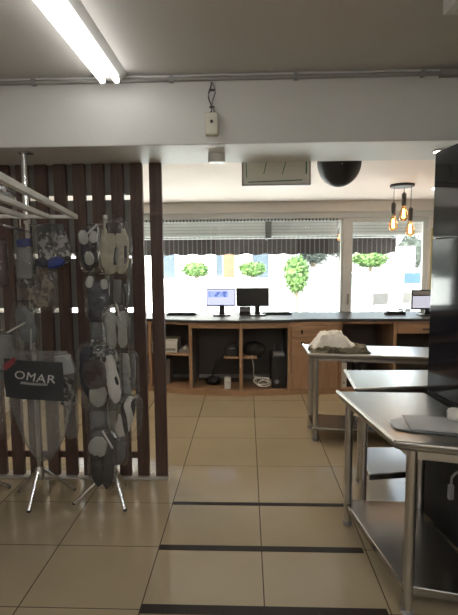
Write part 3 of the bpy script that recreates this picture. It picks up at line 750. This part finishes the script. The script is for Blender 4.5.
def bag(mb, x, y, zt, h, w, th, nip=.35, seed=0, flare=.0):
    """pillow-shaped clear bag gathered at its top"""
    nu, nv = 16, 18; faces = []
    for sgn in (-1, 1):
        g = []
        for j in range(nv+1):
            v = j/nv; row = []
            gather = nip + (1-nip)*min(1, v/.16)**.7
            for i in range(nu+1):
                u = 2*i/nu-1
                ww = w/2*gather*(1 - flare*v**2.2)*(1 - .38*max(0, (v-.74)/.26)**2)*(1 + .05*noise.noise(Vector((v*4, seed, sgn))))
                e = max(0, 1-abs(u)**2.6)**.5*max(0, 1-abs(2*v-1)**4)**.5
                if 0 < i < nu and 0 < j < nv:
                    wr = .22*noise.fractal(Vector((u*2.5, v*5*h/w, seed*3.1+sgn)), 1, 2, 3)
                else: wr = 0
                yy = sgn*th/2*e*(1+wr)
                zz = zt - h*v + (.02*h*noise.noise(Vector((u*2, seed, 4))) if j == nv else 0)
                row.append((x+ww*u, y+yy, zz))
            g.append(row)
        faces.append(g)
    A = [[mb.bm.verts.new(p) for p in row] for row in faces[0]]
    B = [[(A[j][i] if (i in (0, nu) or j in (0, nv)) else mb.bm.verts.new(faces[1][j][i])) for i in range(nu+1)] for j in range(nv+1)]
    for G in (A, B):
        for j in range(nv):
            for i in range(nu):
                q = (G[j][i], G[j][i+1], G[j+1][i+1], G[j+1][i])
                try: mb.bm.faces.new(q if G is A else q[::-1])
                except ValueError: pass
    return mb
def mitt(L, w, th, top=.45):   # rounded mitt / padded shape hanging down, narrow at its top
    P = []
    for t in (0, .03, .1, .2, .35, .5, .65, .8, .9, .96, 1):
        if t < .2: k = top + (.85-top)*(t/.2)
        elif t < .6: k = .85 + .15*math.sin((t-.2)/.4*PI/2)
        else: k = max(.12, (1-((t-.6)/.4)**2.6)**.5) if t < 1 else .15
        P.append((t*L, w/2*k, th/2*(.5+.5*min(1, t*4))*(1 if t < .9 else .7), 0))
    return P
def sole(L, w, th):            # ball at the top, waist, rounded lower end
    P = []
    for t, k in ((0, .25), (.05, .62), (.15, .95), (.27, 1), (.38, .82), (.46, .70), (.6, .74), (.75, .8), (.88, .72), (.96, .5), (1, .2)):
        P.append((t*L, w/2*k, th/2*(1.15 if t < .4 else .75), 0))
    return P
def slabp(L, w, th):
    return [(0, w/2*.9, th*.3, 0), (.02*L, w/2, th/2, 0), (.3*L, w/2, th/2, 0), (.98*L, w/2*.97, th/2, 0), (L, w/2*.88, th*.3, 0)]
GRP = 'bagged goods on the racks'
def packet(key, label, pads, th=.075, nip=.35, mat='bag', extra=(), bagflare=0, bagscale=1.06):
    """pads: (name, kind, dx, dz, L, w, th, material, tilt, dy)"""
    x, y, zt, h, w = PK[key]
    t = thing('plastic_packet', label, 'packet', (x, y, zt), GRP)
    sd = ord(key[0])*1.37
    bag(MB(), x, y, zt+.012, h*1.03, w*bagscale, th*1.12, nip, sd, bagflare).build('bag', M_[mat], t, smooth=80)
    for nm, kind, dx, dz, L, ww, tt, fm, tilt, dy in pads:
        prof = dict(mitt=mitt, sole=sole, slab=slabp)[kind](L, ww, tt)
        MB().loft(prof, (x+dx, y+dy, zt-dz), tilt, 0).build(nm, F_[fm], t, smooth=60)
    return t
R_ = math.radians
packet('a', 'clear packet of dark mitts with pale patches high on the right rack', [
  ('mitt', 'mitt', -.035, .02, .27, .085, .05, 'navy', R_(-4), 0), ('mitt', 'mitt', .04, .02, .25, .075, .045, 'black', R_(6), 0),
  ('patch', 'mitt', -.045, .03, .09, .062, .02, 'pale', R_(-8), -.028), ('patch', 'mitt', .032, .035, .075, .055, .02, 'white', R_(12), -.026),
  ('patch', 'mitt', -.01, .165, .085, .06, .02, 'pale', R_(-6), -.028), ('strap', 'slab', .055, -.005, .09, .014, .008, 'white', R_(48), -.034)])
packet('b', 'clear packet of cream padded mitts, topmost and palest on the right rack', [
  ('mitt', 'mitt', -.043, .055, .28, .115, .055, 'cream', R_(-3), 0), ('mitt', 'mitt', .046, .055, .28, .10, .055, 'cream', R_(3), .004),
  ('cuff', 'slab', 0, .018, .065, .10, .045, 'brown', 0, -.004), ('print', 'slab', .022, .17, .11, .026, .008, 'script', R_(10), -.030), ('print', 'slab', .075, .16, .11, .018, .008, 'script', R_(3), -.024)], nip=.55)
packet('c', 'nearly black packet with two pale flaps below the dark mitts', [
  ('mitt', 'slab', 0, .03, .265, .14, .05, 'navy', 0, 0), ('flap', 'mitt', -.04, .0, .075, .05, .018, 'pale', R_(10), -.032), ('flap', 'mitt', .045, .02, .065, .048, .018, 'pale', R_(-8), -.032)], nip=.8)
packet('d', 'narrow packet with grey panel and black script under the cream mitts', [
  ('panel', 'slab', -.018, .02, .18, .07, .04, 'grey', R_(2), 0), ('print', 'slab', .038, .05, .14, .036, .03, 'script', R_(-4), -.006)], th=.06, nip=.6)
packet('e', 'clear packet of pale round-topped sandals halfway down the right rack', [
  ('sandal', 'sole', -.040, .045, .235, .080, .055, 'pale', R_(-2), 0), ('sandal', 'sole', .044, .040, .23, .078, .055, 'pale', R_(2), 0),
  ('hang_strap', 'slab', .012, -.01, .11, .012, .008, 'white', R_(-14), -.030), ('hang_strap', 'slab', -.012, -.005, .09, .012, .008, 'pale', R_(40), -.028)], nip=.4)
packet('f', 'flat slate grey slab packet left of the pale sandals', [
  ('panel', 'slab', 0, .02, .20, .095, .045, 'slate', 0, 0), ('strap', 'slab', -.03, .15, .09, .02, .008, 'white', R_(14), -.028)], th=.06, nip=.8)
packet('g', 'wide packet of tabby grey gear with a dark brown patch and white tail', [
  ('mitt', 'mitt', -.075, .02, .34, .13, .06, 'navy', R_(-4), .01), ('mitt', 'mitt', .035, .01, .24, .20, .065, 'tabby', R_(0), 0),
  ('patch', 'mitt', -.018, .10, .185, .155, .03, 'brown', R_(-3), -.032), ('tail', 'mitt', .075, .07, .31, .085, .035, 'white', R_(-7), -.026),
  ('mitt', 'mitt', -.01, .24, .17, .11, .045, 'pale', 0, -.006), ('mark', 'mitt', .116, .20, .06, .02, .01, 'black', R_(-14), -.040)], th=.085, nip=.6)
packet('h', 'long pale grey-green packet right of the brown patched one', [
  ('mitt', 'mitt', -.015, .02, .33, .12, .055, 'pale', R_(3), 0), ('mitt', 'mitt', .045, .03, .25, .055, .04, 'grey', R_(6), .006)], nip=.6)
packet('i', 'white packet with black curved stripes low on the right rack', [
  ('pad', 'mitt', .040, .01, .27, .105, .05, 'swirl', R_(19), 0), ('pad', 'mitt', -.045, .06, .20, .06, .04, 'olive', R_(-6), .004)], nip=.7, bagflare=.25)
packet('j', 'pale grey packet left of the black-striped white one', [
  ('pad', 'slab', -.03, .01, .26, .11, .05, 'grey', R_(-2), 0), ('pad', 'mitt', .065, .01, .22, .07, .045, 'pale', R_(-3), -.004)], nip=.8)
packet('k', 'grey rounded packet lowest behind the dark bottom one', [
  ('pad', 'mitt', 0, .0, .255, .12, .05, 'grey', R_(4), 0)], th=.06, nip=.8)
packet('l', 'black and grey packet hanging lowest, just over the tripod feet', [
  ('mitt', 'mitt', -.035, .08, .30, .095, .055, 'black', R_(-2), 0), ('mitt', 'mitt', .042, .09, .31, .085, .05, 'black', R_(3), .004),
  ('mitt', 'mitt', -.01, .05, .13, .12, .04, 'pale', R_(8), -.014), ('strap', 'slab', .02, .0, .13, .014, .008, 'white', R_(-28), -.034)], nip=.35)
packet('m', 'grey skull-print packet with blue lower edge on the left rack', [
  ('mitt', 'mitt', -.045, .03, .22, .10, .05, 'skull', R_(-4), 0), ('mitt', 'mitt', .050, .02, .22, .10, .05, 'skull', R_(-10), 0),
  ('cuff', 'slab', -.042, .0, .04, .09, .05, 'slate', 0, -.002), ('cuff', 'slab', .040, -.01, .04, .085, .05, 'slate', R_(-6), -.002),
  ('lining', 'mitt', .02, .195, .07, .12, .045, 'blue', R_(-16), -.016), ('lining', 'mitt', -.05, .20, .06, .10, .04, 'navy', R_(8), -.016)], nip=.5)
packet('n', 'pale grey packet with a navy strip beside the skull-print one', [
  ('pad', 'slab', 0, .10, .20, .105, .05, 'grey', 0, 0), ('strip', 'slab', 0, .045, .05, .09, .04, 'blue', R_(-6), -.004), ('pad', 'mitt', .02, .28, .08, .08, .04, 'skull', 0, 0)], nip=.5)
packet('o', 'tan camouflage pair in a clear packet below the skull-print one', [
  ('mitt', 'mitt', -.05, .03, .25, .10, .05, 'camo', R_(-9), 0), ('mitt', 'mitt', .052, .03, .24, .10, .05, 'camo', R_(3), 0)], nip=.6)
packet('p', 'dark grey leaning packet above the lettered bag', [
  ('mitt', 'mitt', -.02, .03, .25, .12, .05, 'slate', R_(-14), 0), ('strap', 'slab', .02, .13, .14, .012, .01, 'white', R_(62), -.034), ('strap', 'slab', .055, .17, .14, .012, .01, 'pale', R_(4), -.03)], nip=.6)
packet('q', 'mauve packet at the very left edge', [('pad', 'slab', 0, .02, .26, .08, .05, 'mauve', 0, 0)], nip=.8)
packet('r', 'grey slab packet at the left edge beside the lettered bag', [('pad', 'slab', 0, .02, .24, .13, .05, 'grey', 0, 0)], nip=.8)
packet('u', 'slim hazy packet hanging right of the lettered bag', [('pad', 'slab', 0, .05, .10, .06, .03, 'skull', 0, 0)], th=.05, nip=.6, mat='bag_milky')
packet('v', 'empty bluish clear bag hanging at the left edge', [('header', 'slab', 0, .0, .06, .10, .02, 'slate', 0, 0)], th=.06, nip=.8)

# big lettered bag
x, y, zt, h, w = PK['s']
LB = thing('lettered_bag', 'big clear bag with a black header lettered OMAR on the left rack', 'packet', (x, y, zt), GRP)
bag(MB(), x, y, zt+.01, h, w, .13, .75, 4.2, .72).build('bag', M_['bag_milky'], LB, smooth=80)
hm = MB()
nx_, nz_ = 12, 8
def hpt(u, v):   # header hugging the front of the bag
    return (x-.01 + u*.185, y-.072 - .018*math.cos(u*PI/2) + .006*math.sin(v*7+u*5), zt-.035 - v*.245 - .012*u)
G = [[hm.bm.verts.new(hpt(-1+2*i/nx_, j/nz_)) for i in range(nx_+1)] for j in range(nz_+1)]
G2 = [[hm.bm.verts.new(v.co + Vector((0, .004, 0))) for v in r] for r in G]
for j in range(nz_):
    for i in range(nx_):
        hm.bm.faces.new((G[j][i], G[j+1][i], G[j+1][i+1], G[j][i+1])); hm.bm.faces.new((G2[j][i], G2[j][i+1], G2[j+1][i+1], G2[j+1][i]))
for j in range(nz_):
    hm.bm.faces.new((G[j][0], G2[j][0], G2[j+1][0], G[j+1][0])); hm.bm.faces.new((G[j][nx_], G[j+1][nx_], G2[j+1][nx_], G2[j][nx_]))
for i in range(nx_):
    hm.bm.faces.new((G[0][i], G[0][i+1], G2[0][i+1], G2[0][i])); hm.bm.faces.new((G[nz_][i], G2[nz_][i], G2[nz_][i+1], G[nz_][i+1]))
HD = hm.build('header_card', F_['card'], LB, smooth=60)
def lettering(txt, size, u0, v0, mat, name, tilt, parent, shear=0):
    cu = bpy.data.curves.new(name, 'FONT'); cu.body = txt; cu.size = size; cu.extrude = .0012; cu.shear = shear; cu.space_character = 1.12
    to = bpy.data.objects.new(name, cu); COL.objects.link(to)
    dg = bpy.context.evaluated_depsgraph_get(); me = bpy.data.meshes.new_from_object(to.evaluated_get(dg))
    COL.objects.unlink(to); bpy.data.objects.remove(to); bpy.data.curves.remove(cu)
    b = MB(); b.bm.from_mesh(me); bpy.data.meshes.remove(me)
    for v in b.bm.verts: v.co.x *= 1.12
    c, s = math.cos(tilt), math.sin(tilt)
    for v in b.bm.verts:
        X, Z, D = v.co.x*c - v.co.y*s, v.co.x*s + v.co.y*c, v.co.z
        uu = u0 + X/.185; hp = hpt(uu, 0); vv = v0 - Z/.245
        q = hpt(uu, vv); v.co = Vector((q[0], q[1]-.003-D, q[2]))
    return b.build(name, mat, parent)
lettering('OMAR', .074, -.64, .48, F_['white'], 'lettering', R_(-4), HD, .12)
# flowing handwritten line below the word, not legible in the photograph
sq = []
for i in range(60):
    u = -.42 + i*.0155; v = .585 + .035*math.sin(i*1.25)
    q = hpt(u, v); sq.append((q[0], q[1]-.003, q[2]))
MB().tube(sq, .0022, 5).build('script_line', F_['pale'], HD)
rd = MB()
for a, b_ in (((-.98, .20), (-.55, -.02)), ((-.97, .27), (-.60, .05))):
    p, q = hpt(*a), hpt(*b_); rd.bar((p[0], p[1]-.003, p[2]), (q[0], q[1]-.003, q[2]), .006, .026)
rd.build('corner_stripe', F_['red'], HD)
MB().loft(slabp(.12, .11, .05), (x+.145, y+.0, zt-.02), R_(-8)).build('insert', F_['pale'], LB, smooth=60)
MB().loft(slabp(.18, .06, .04), (x+.185, y-.01, zt-.16), R_(10)).build('insert', F_['tabby'], LB, smooth=60)
# shiny packet lying on the flat frame
pz = 1.961
fp = thing('plastic_packet', 'crinkled shiny packet lying on top of the pale tube frame', 'packet', (-1.20, 2.12, pz), GRP)
b = MB(); bag(b, 0, 0, .16, .32, .17, .07, .6, 9.3)
rot = Matrix.Translation((-1.205, 2.22, pz+.038)) @ Matrix.Rotation(R_(12), 4, 'Z') @ Matrix.Rotation(R_(90), 4, 'X')
for v in b.bm.verts: v.co = rot @ v.co
b.build('bag', M_['foil'], fp, smooth=80)
b = MB(); b.loft(mitt(.25, .12, .035), (0, 0, .13))
for v in b.bm.verts: v.co = rot @ v.co
b.build('mitt', F_['tabby'], fp, smooth=60)

# ------------------------------------------------------------------ outside
g = MB().box(-30, 34, YW+.15, 60, -.25, -.12); struct('ground', g, M_['concrete'])
AW = thing('awning', 'dark striped awning with scalloped valance outside the windows', 'awning', (-.2, 7.2, 1.75))
m = MB(); X0, X1 = -2.9, 2.36
pr_ = [(6.83, 2.34), (7.5, 2.04), (7.5, 2.025), (6.83, 2.325)]
a_ = [m.bm.verts.new((X0, p[0], p[1])) for p in pr_]; b_ = [m.bm.verts.new((X1, p[0], p[1])) for p in pr_]
m.bm.faces.new(a_); m.bm.faces.new(b_[::-1])
for i in range(4): m.bm.faces.new((a_[i], b_[i], b_[(i+1) % 4], a_[(i+1) % 4]))
m.build('canopy', M_['canopy'], AW)
m = MB(); n_ = 220; top, bot = [], []
for i in range(n_+1):
    xx = X0 + (X1-X0)*i/n_; zb_ = 1.79 - .03*abs(math.sin((xx-X0)*PI/.29))
    for dy, lst in ((0, 0), (.006, 1)):
        pass
    top.append([m.bm.verts.new((xx, 7.497+dy, 2.03)) for dy in (0, .006)]); bot.append([m.bm.verts.new((xx, 7.497+dy, zb_)) for dy in (0, .006)])
for i in range(n_):
    m.bm.faces.new((top[i][0], bot[i][0], bot[i+1][0], top[i+1][0])); m.bm.faces.new((top[i][1], top[i+1][1], bot[i+1][1], bot[i][1]))
    m.bm.faces.new((bot[i][0], bot[i][1], bot[i+1][1], bot[i+1][0])); m.bm.faces.new((top[i][0], top[i+1][0], top[i+1][1], top[i][1]))
m.build('valance', M_['awning'], AW)
MB().tube([(X0, 7.50, 2.03), (X1, 7.50, 2.03)], .016, 10).build('front_bar', M_['white_plastic'], AW)
for xx in (-2.7, .315, 2.3): MB().bar((xx, 6.83, 2.30), (xx, 7.48, 2.01), .03, .03).build('arm', M_['grey_plastic'], AW)
for lab, xa, xb in (('ribbed grey roller blind over the left window section', -2.7, .27), ('ribbed grey roller blind over the middle window section', .36, 1.29), ('ribbed grey roller blind over the right window pane', 1.33, 2.54)):
    t = thing('roller_blind', lab, 'blind', ((xa+xb)/2, 6.78, 2.02), 'roller blinds outside the windows')
    MB().box(xa, xb, 6.775, 6.80, 2.035, 2.32).build('curtain', M_['blind'], t)
    MB().box(xa, xb, 6.765, 6.81, 2.015, 2.04).build('bottom_bar', M_['alu'], t, bevel=.003)
tag(MB().box(.275, .355, 6.73, 6.80, 1.99, 2.36).build('blind_bracket', M_['cable_dark'], bevel=.004), 'dark bracket between the left and middle roller blinds', 'bracket')
struct('wall_outer', MB().box(-3.2, 3.2, YW+.151, 6.72, 2.37, 3.3), M_['render_white'])

# house, garden wall and planting across the road
HO = thing('house', 'white house with an orange door across the street', 'house', (-1, 16, -.12))
MB().box(-9, 1.0, 16, 20, -.12, 5.5).build('wall', M_['render_white'], HO)
for xa, xb, z0, z1 in ((-3.15, -2.45, 1.0, 2.1), (-1.05, -.83, 1.15, 2.0), (.2, .75, 1.1, 2.0)):
    f = MB().box(xa-.05, xb+.05, 15.95, 16.0, z0-.05, z1+.05).build('window_frame', M_['render_white'], HO)
    MB().box(xa, xb, 15.93, 15.95, z0, z1).build('pane', M_['shade_glass'], f)
MB().box(-.80, -.42, 15.93, 16.0, .1, 2.1).build('door', M_['door_red'], HO)
MB().bar((-2.0, 15.4, 1.92), (1.2, 15.4, 1.92), .05, .05).build('porch_rail', M_['cable_dark'], HO)
for xx in (-1.6, -.2, .9): MB().bar((xx, 15.4, -.12), (xx, 15.4, 1.92), .06).build('porch_post', M_['render_white'], HO)
tag(MB().box(-8, 2.0, 13.2, 13.45, -.12, 1.18).build('garden_wall', M_['render_white']), 'low white garden wall in front of the house', 'wall')

def leaves(m, c, rad, n, sz, seed):
    rnd = random.Random(seed)
    for _ in range(n):
        while True:
            p = Vector((rnd.uniform(-1, 1), rnd.uniform(-1, 1), rnd.uniform(-1, 1)))
            if .35 < p.length < 1: break
        q = Vector((c[0]+p.x*rad[0], c[1]+p.y*rad[1], c[2]+p.z*rad[2]))
        u = Vector((rnd.gauss(0, 1), rnd.gauss(0, 1), rnd.gauss(0, 1))).normalized(); v = u.orthogonal().normalized()
        u *= sz*rnd.uniform(.7, 1.3); v *= sz*.5
        m.bm.faces.new([m.bm.verts.new(q+k) for k in (-u, v*.9, u, -v*.9)])
def bush(label, c, rad, seed, mat='leaf', name='shrub', cat='shrub', box=None, n=520, sz=.06, trunk=False, group=None):
    zb = box[1] if box else -.12
    t = thing(name, label, cat, (c[0], c[1], zb), group)
    m = MB(); m.blob(c, tuple(r*.8 for r in rad), 3, .35, 3, seed); leaves(m, c, rad, n, sz, seed)
    m.build('foliage', M_[mat], t, smooth=0)
    MB().tube([(c[0], c[1], zb), (c[0], c[1], c[2])], .05 if not trunk else .10, 8).build('trunk' if trunk else 'stem', M_['bark'], t)
    return t
bush('clump of green shrub on the garden wall left of the orange door', (-1.45, 13.32, 1.43), (.42, .2, .22), 1, box=(0, 1.18))
bush('clump of green shrub on the garden wall right of the orange door', (.15, 13.32, 1.44), (.42, .2, .22), 2, box=(0, 1.18))
bush('taller green shrub standing alone beyond the dark monitor', (1.30, 12.2, 1.30), (.34, .3, .52), 3, n=900)
bush('long clipped hedge beyond the right window pane', (3.45, 13.15, 1.70), (.52, .3, .25), 4, n=900)
bush('dark tree behind the white van', (6.3, 18.2, 2.0), (.6, .5, .7), 6, 'leaf_dark', 'tree', 'tree', n=900, trunk=True)
bush('dark tree behind the parked white car', (2.7, 19.0, 2.2), (.75, .6, .75), 7, 'leaf_dark', 'tree', 'tree', n=900, trunk=True)
bush('second dark tree right of the one behind the white car', (4.1, 20.5, 2.35), (.8, .6, .6), 8, 'leaf_dark', 'tree', 'tree', n=900, trunk=True)

def car(name, label, cx, cy, L=3.9, W=1.7, H=1.5, rz=0, cat='car'):
    """profile along local x (front to the right), built about its own centre"""
    z0 = -.12
    t = thing(name, label, cat, (cx, cy, z0))
    base = t.location.copy()
    body = [(-L/2, .35), (-L/2, .80), (-L*.47, .95), (L*.18, .98), (L*.44, .82), (L/2, .62), (L/2, .32), (-L/2, .30)]
    cab = [(-L*.44, .93), (-L*.36, H-.08), (-L*.25, H), (L*.02, H), (L*.22, .95)]
    def sec(prof, w0, w1, ztop):
        m = MB(); a, b = [], []
        for xx, zz in prof:
            w = w0 + (w1-w0)*max(0, (zz-.9)/(ztop-.9)) if zz > .9 else w0
            a.append(m.bm.verts.new((cx+xx, cy-w/2, z0+zz))); b.append(m.bm.verts.new((cx+xx, cy+w/2, z0+zz)))
        n = len(prof); m.bm.faces.new(a); m.bm.faces.new(b[::-1])
        for i in range(n): m.bm.faces.new((a[i], b[i], b[(i+1) % n], a[(i+1) % n]))
        return m
    sec(body, W, W, H).build('body', M_['car'], t, bevel=.06)
    sec(cab, W*.94, W*.76, H).build('cabin', M_['car'], t, bevel=.05)
    gl = [(-L*.40, .97), (-L*.345, H-.13), (-L*.25, H-.09), (L*.01, H-.09), (L*.165, .98)]
    sec(gl, W*.965, W*.80, H).build('side_window', M_['car_glass'], t)
    m = MB(); P = [(L*.215, .985, .86), (L*.035, H-.06, .68)]
    v = [m.bm.verts.new((cx+x_, cy+s*W*k/2, z0+z_)) for x_, z_, k in P for s in (-1, 1)]
    m.bm.faces.new((v[0], v[1], v[3], v[2])); o = m.build('windscreen', M_['car_glass'], t); sol = o.modifiers.new('thick', 'SOLIDIFY'); sol.thickness = .03; sol.offset = 1
    for sx in (-.31, .31):
        for sy in (-1, 1):
            wb = MB().tube([(cx+sx*L, cy+sy*(W/2-.19), z0+.31), (cx+sx*L, cy+sy*(W/2+.01), z0+.31)], .31, 24).build('wheel', M_['tyre'], t)
            MB().tube([(cx+sx*L, cy+sy*(W/2+.005), z0+.31), (cx+sx*L, cy+sy*(W/2+.02), z0+.31)], .2, 16).build('hub_cap', M_['alu'], wb)
    for sy in (-1, 1):
        MB().blob((cx+L/2-.03, cy+sy*W*.36, z0+.66), (.06, .17, .08), 2, 0).build('headlight', M_['alu'], t)
    t.rotation_euler.z = rz
    return t
car('car', 'white car parked facing the window beyond the dark monitor', 2.1, 15.9, rz=R_(-90), H=1.55)
car('car', 'nearer white car angled in front of the right window pane', 2.62, 10.95, rz=R_(-108), H=1.5, L=3.8)
VN = thing('van', 'white box van beyond the right window pane', 'van', (4.35, 14.2, -.12))
MB().box(3.75, 4.85, 13.6, 16.2, .25, 2.05).build('body', M_['car'], VN, bevel=.06)
MB().box(3.85, 4.75, 13.585, 13.6, 1.05, 1.3).build('windscreen', M_['car_glass'], VN)
for xx in (3.78, 4.66):
    for yy in (14.1, 15.6): MB().tube([(xx, yy, .2), (xx+.16, yy, .2)], .32, 20).build('wheel', M_['tyre'], VN)
BN = thing('banner', 'blue banner on two posts beyond the right window pane', 'banner', (3.45, 9.3, -.12))
MB().box(3.10, 3.80, 9.28, 9.31, 1.20, 1.41).build('sheet', M_['blue'], BN)
for xx in (3.12, 3.78): MB().tube([(xx, 9.32, -.12), (xx, 9.32, 1.44)], .02, 8).build('post', M_['alu'], BN)
def chair(label, x, y, rz):
    t = thing('bar_chair', label, 'chair', (x, y, -.12), 'chairs outside the right window')
    for sx in (-1, 1):
        for sy in (-1, 1):
            MB().tube([(x+sx*.20, y+sy*.20, -.12), (x+sx*.17, y+sy*.17, .64 if sy < 0 else 1.06)], .014, 8).build('leg', M_['cable_dark'], t)
    MB().box(x-.19, x+.19, y-.19, y+.18, .63, .66).build('seat', M_['cable_dark'], t, bevel=.006)
    MB().box(x-.18, x+.18, y+.16, y+.18, .84, 1.06).build('backrest', M_['cable_dark'], t, bevel=.006)
    t.rotation_euler.z = rz
chair('tall dark chair outside the right pane, nearer the window stile', 2.55, 8.5, .5)
chair('tall dark chair outside the right pane, next to the pale monitor', 3.05, 8.6, -.3)
PO = thing('street_post', 'thin grey lamp post outside beside the tall shrub', 'post', (.62, 12.0, -.12))
MB().tube([(.62, 12, -.12), (.62, 12, 1.9)], .03, 8).build('pole', M_['alu'], PO)
MB().lathe((.62, 12, 1.85), [(.05, 0), (.11, .08), (.09, .30), (.03, .36)], 12).build('lantern', M_['grey_plastic'], PO)

# ------------------------------------------------------------------ light and view
wd = bpy.data.worlds.new('sky'); S.world = wd; wd.use_nodes = True
nt = wd.node_tree; bg = nt.nodes['Background']
sky = nt.nodes.new('ShaderNodeTexSky'); sky.sky_type = 'NISHITA'; sky.sun_disc = False
sky.sun_elevation = R_(58); sky.sun_rotation = R_(200); sky.air_density = 1.2; sky.dust_density = 2.5
hs = nt.nodes.new('ShaderNodeHueSaturation'); hs.inputs['Saturation'].default_value = .35
nt.links.new(sky.outputs[0], hs.inputs['Color']); nt.links.new(hs.outputs[0], bg.inputs[0]); bg.inputs[1].default_value = .9
sl = bpy.data.lights.new('sun', 'SUN'); sl.energy = 20; sl.angle = R_(.6); sl.color = (1, .96, .90)
so = bpy.data.objects.new('sun', sl); COL.objects.link(so)
so.rotation_euler = Vector((.35, .62, -1.0)).to_track_quat('-Z', 'Y').to_euler()

cam = bpy.data.cameras.new('camera'); co = bpy.data.objects.new('camera', cam); COL.objects.link(co); S.camera = co
cam.sensor_fit = 'VERTICAL'; cam.sensor_height = 24; cam.lens = 24*465/615; cam.clip_start = .05; cam.clip_end = 200
pitch, yaw, roll = math.atan(46.5/465), R_(2.2), R_(.45)
co.location = (0, 0, 1.67)
co.matrix_world = Matrix.Translation((0, 0, 1.67)) @ Matrix.Rotation(yaw, 4, 'Z') @ Matrix.Rotation(PI/2 - pitch, 4, 'X') @ Matrix.Rotation(-roll, 4, 'Z')
S.view_settings.view_transform = 'Standard'; S.view_settings.look = 'None'; S.view_settings.gamma = 1; S.view_settings.exposure = .76
S.view_settings.use_curve_mapping = False
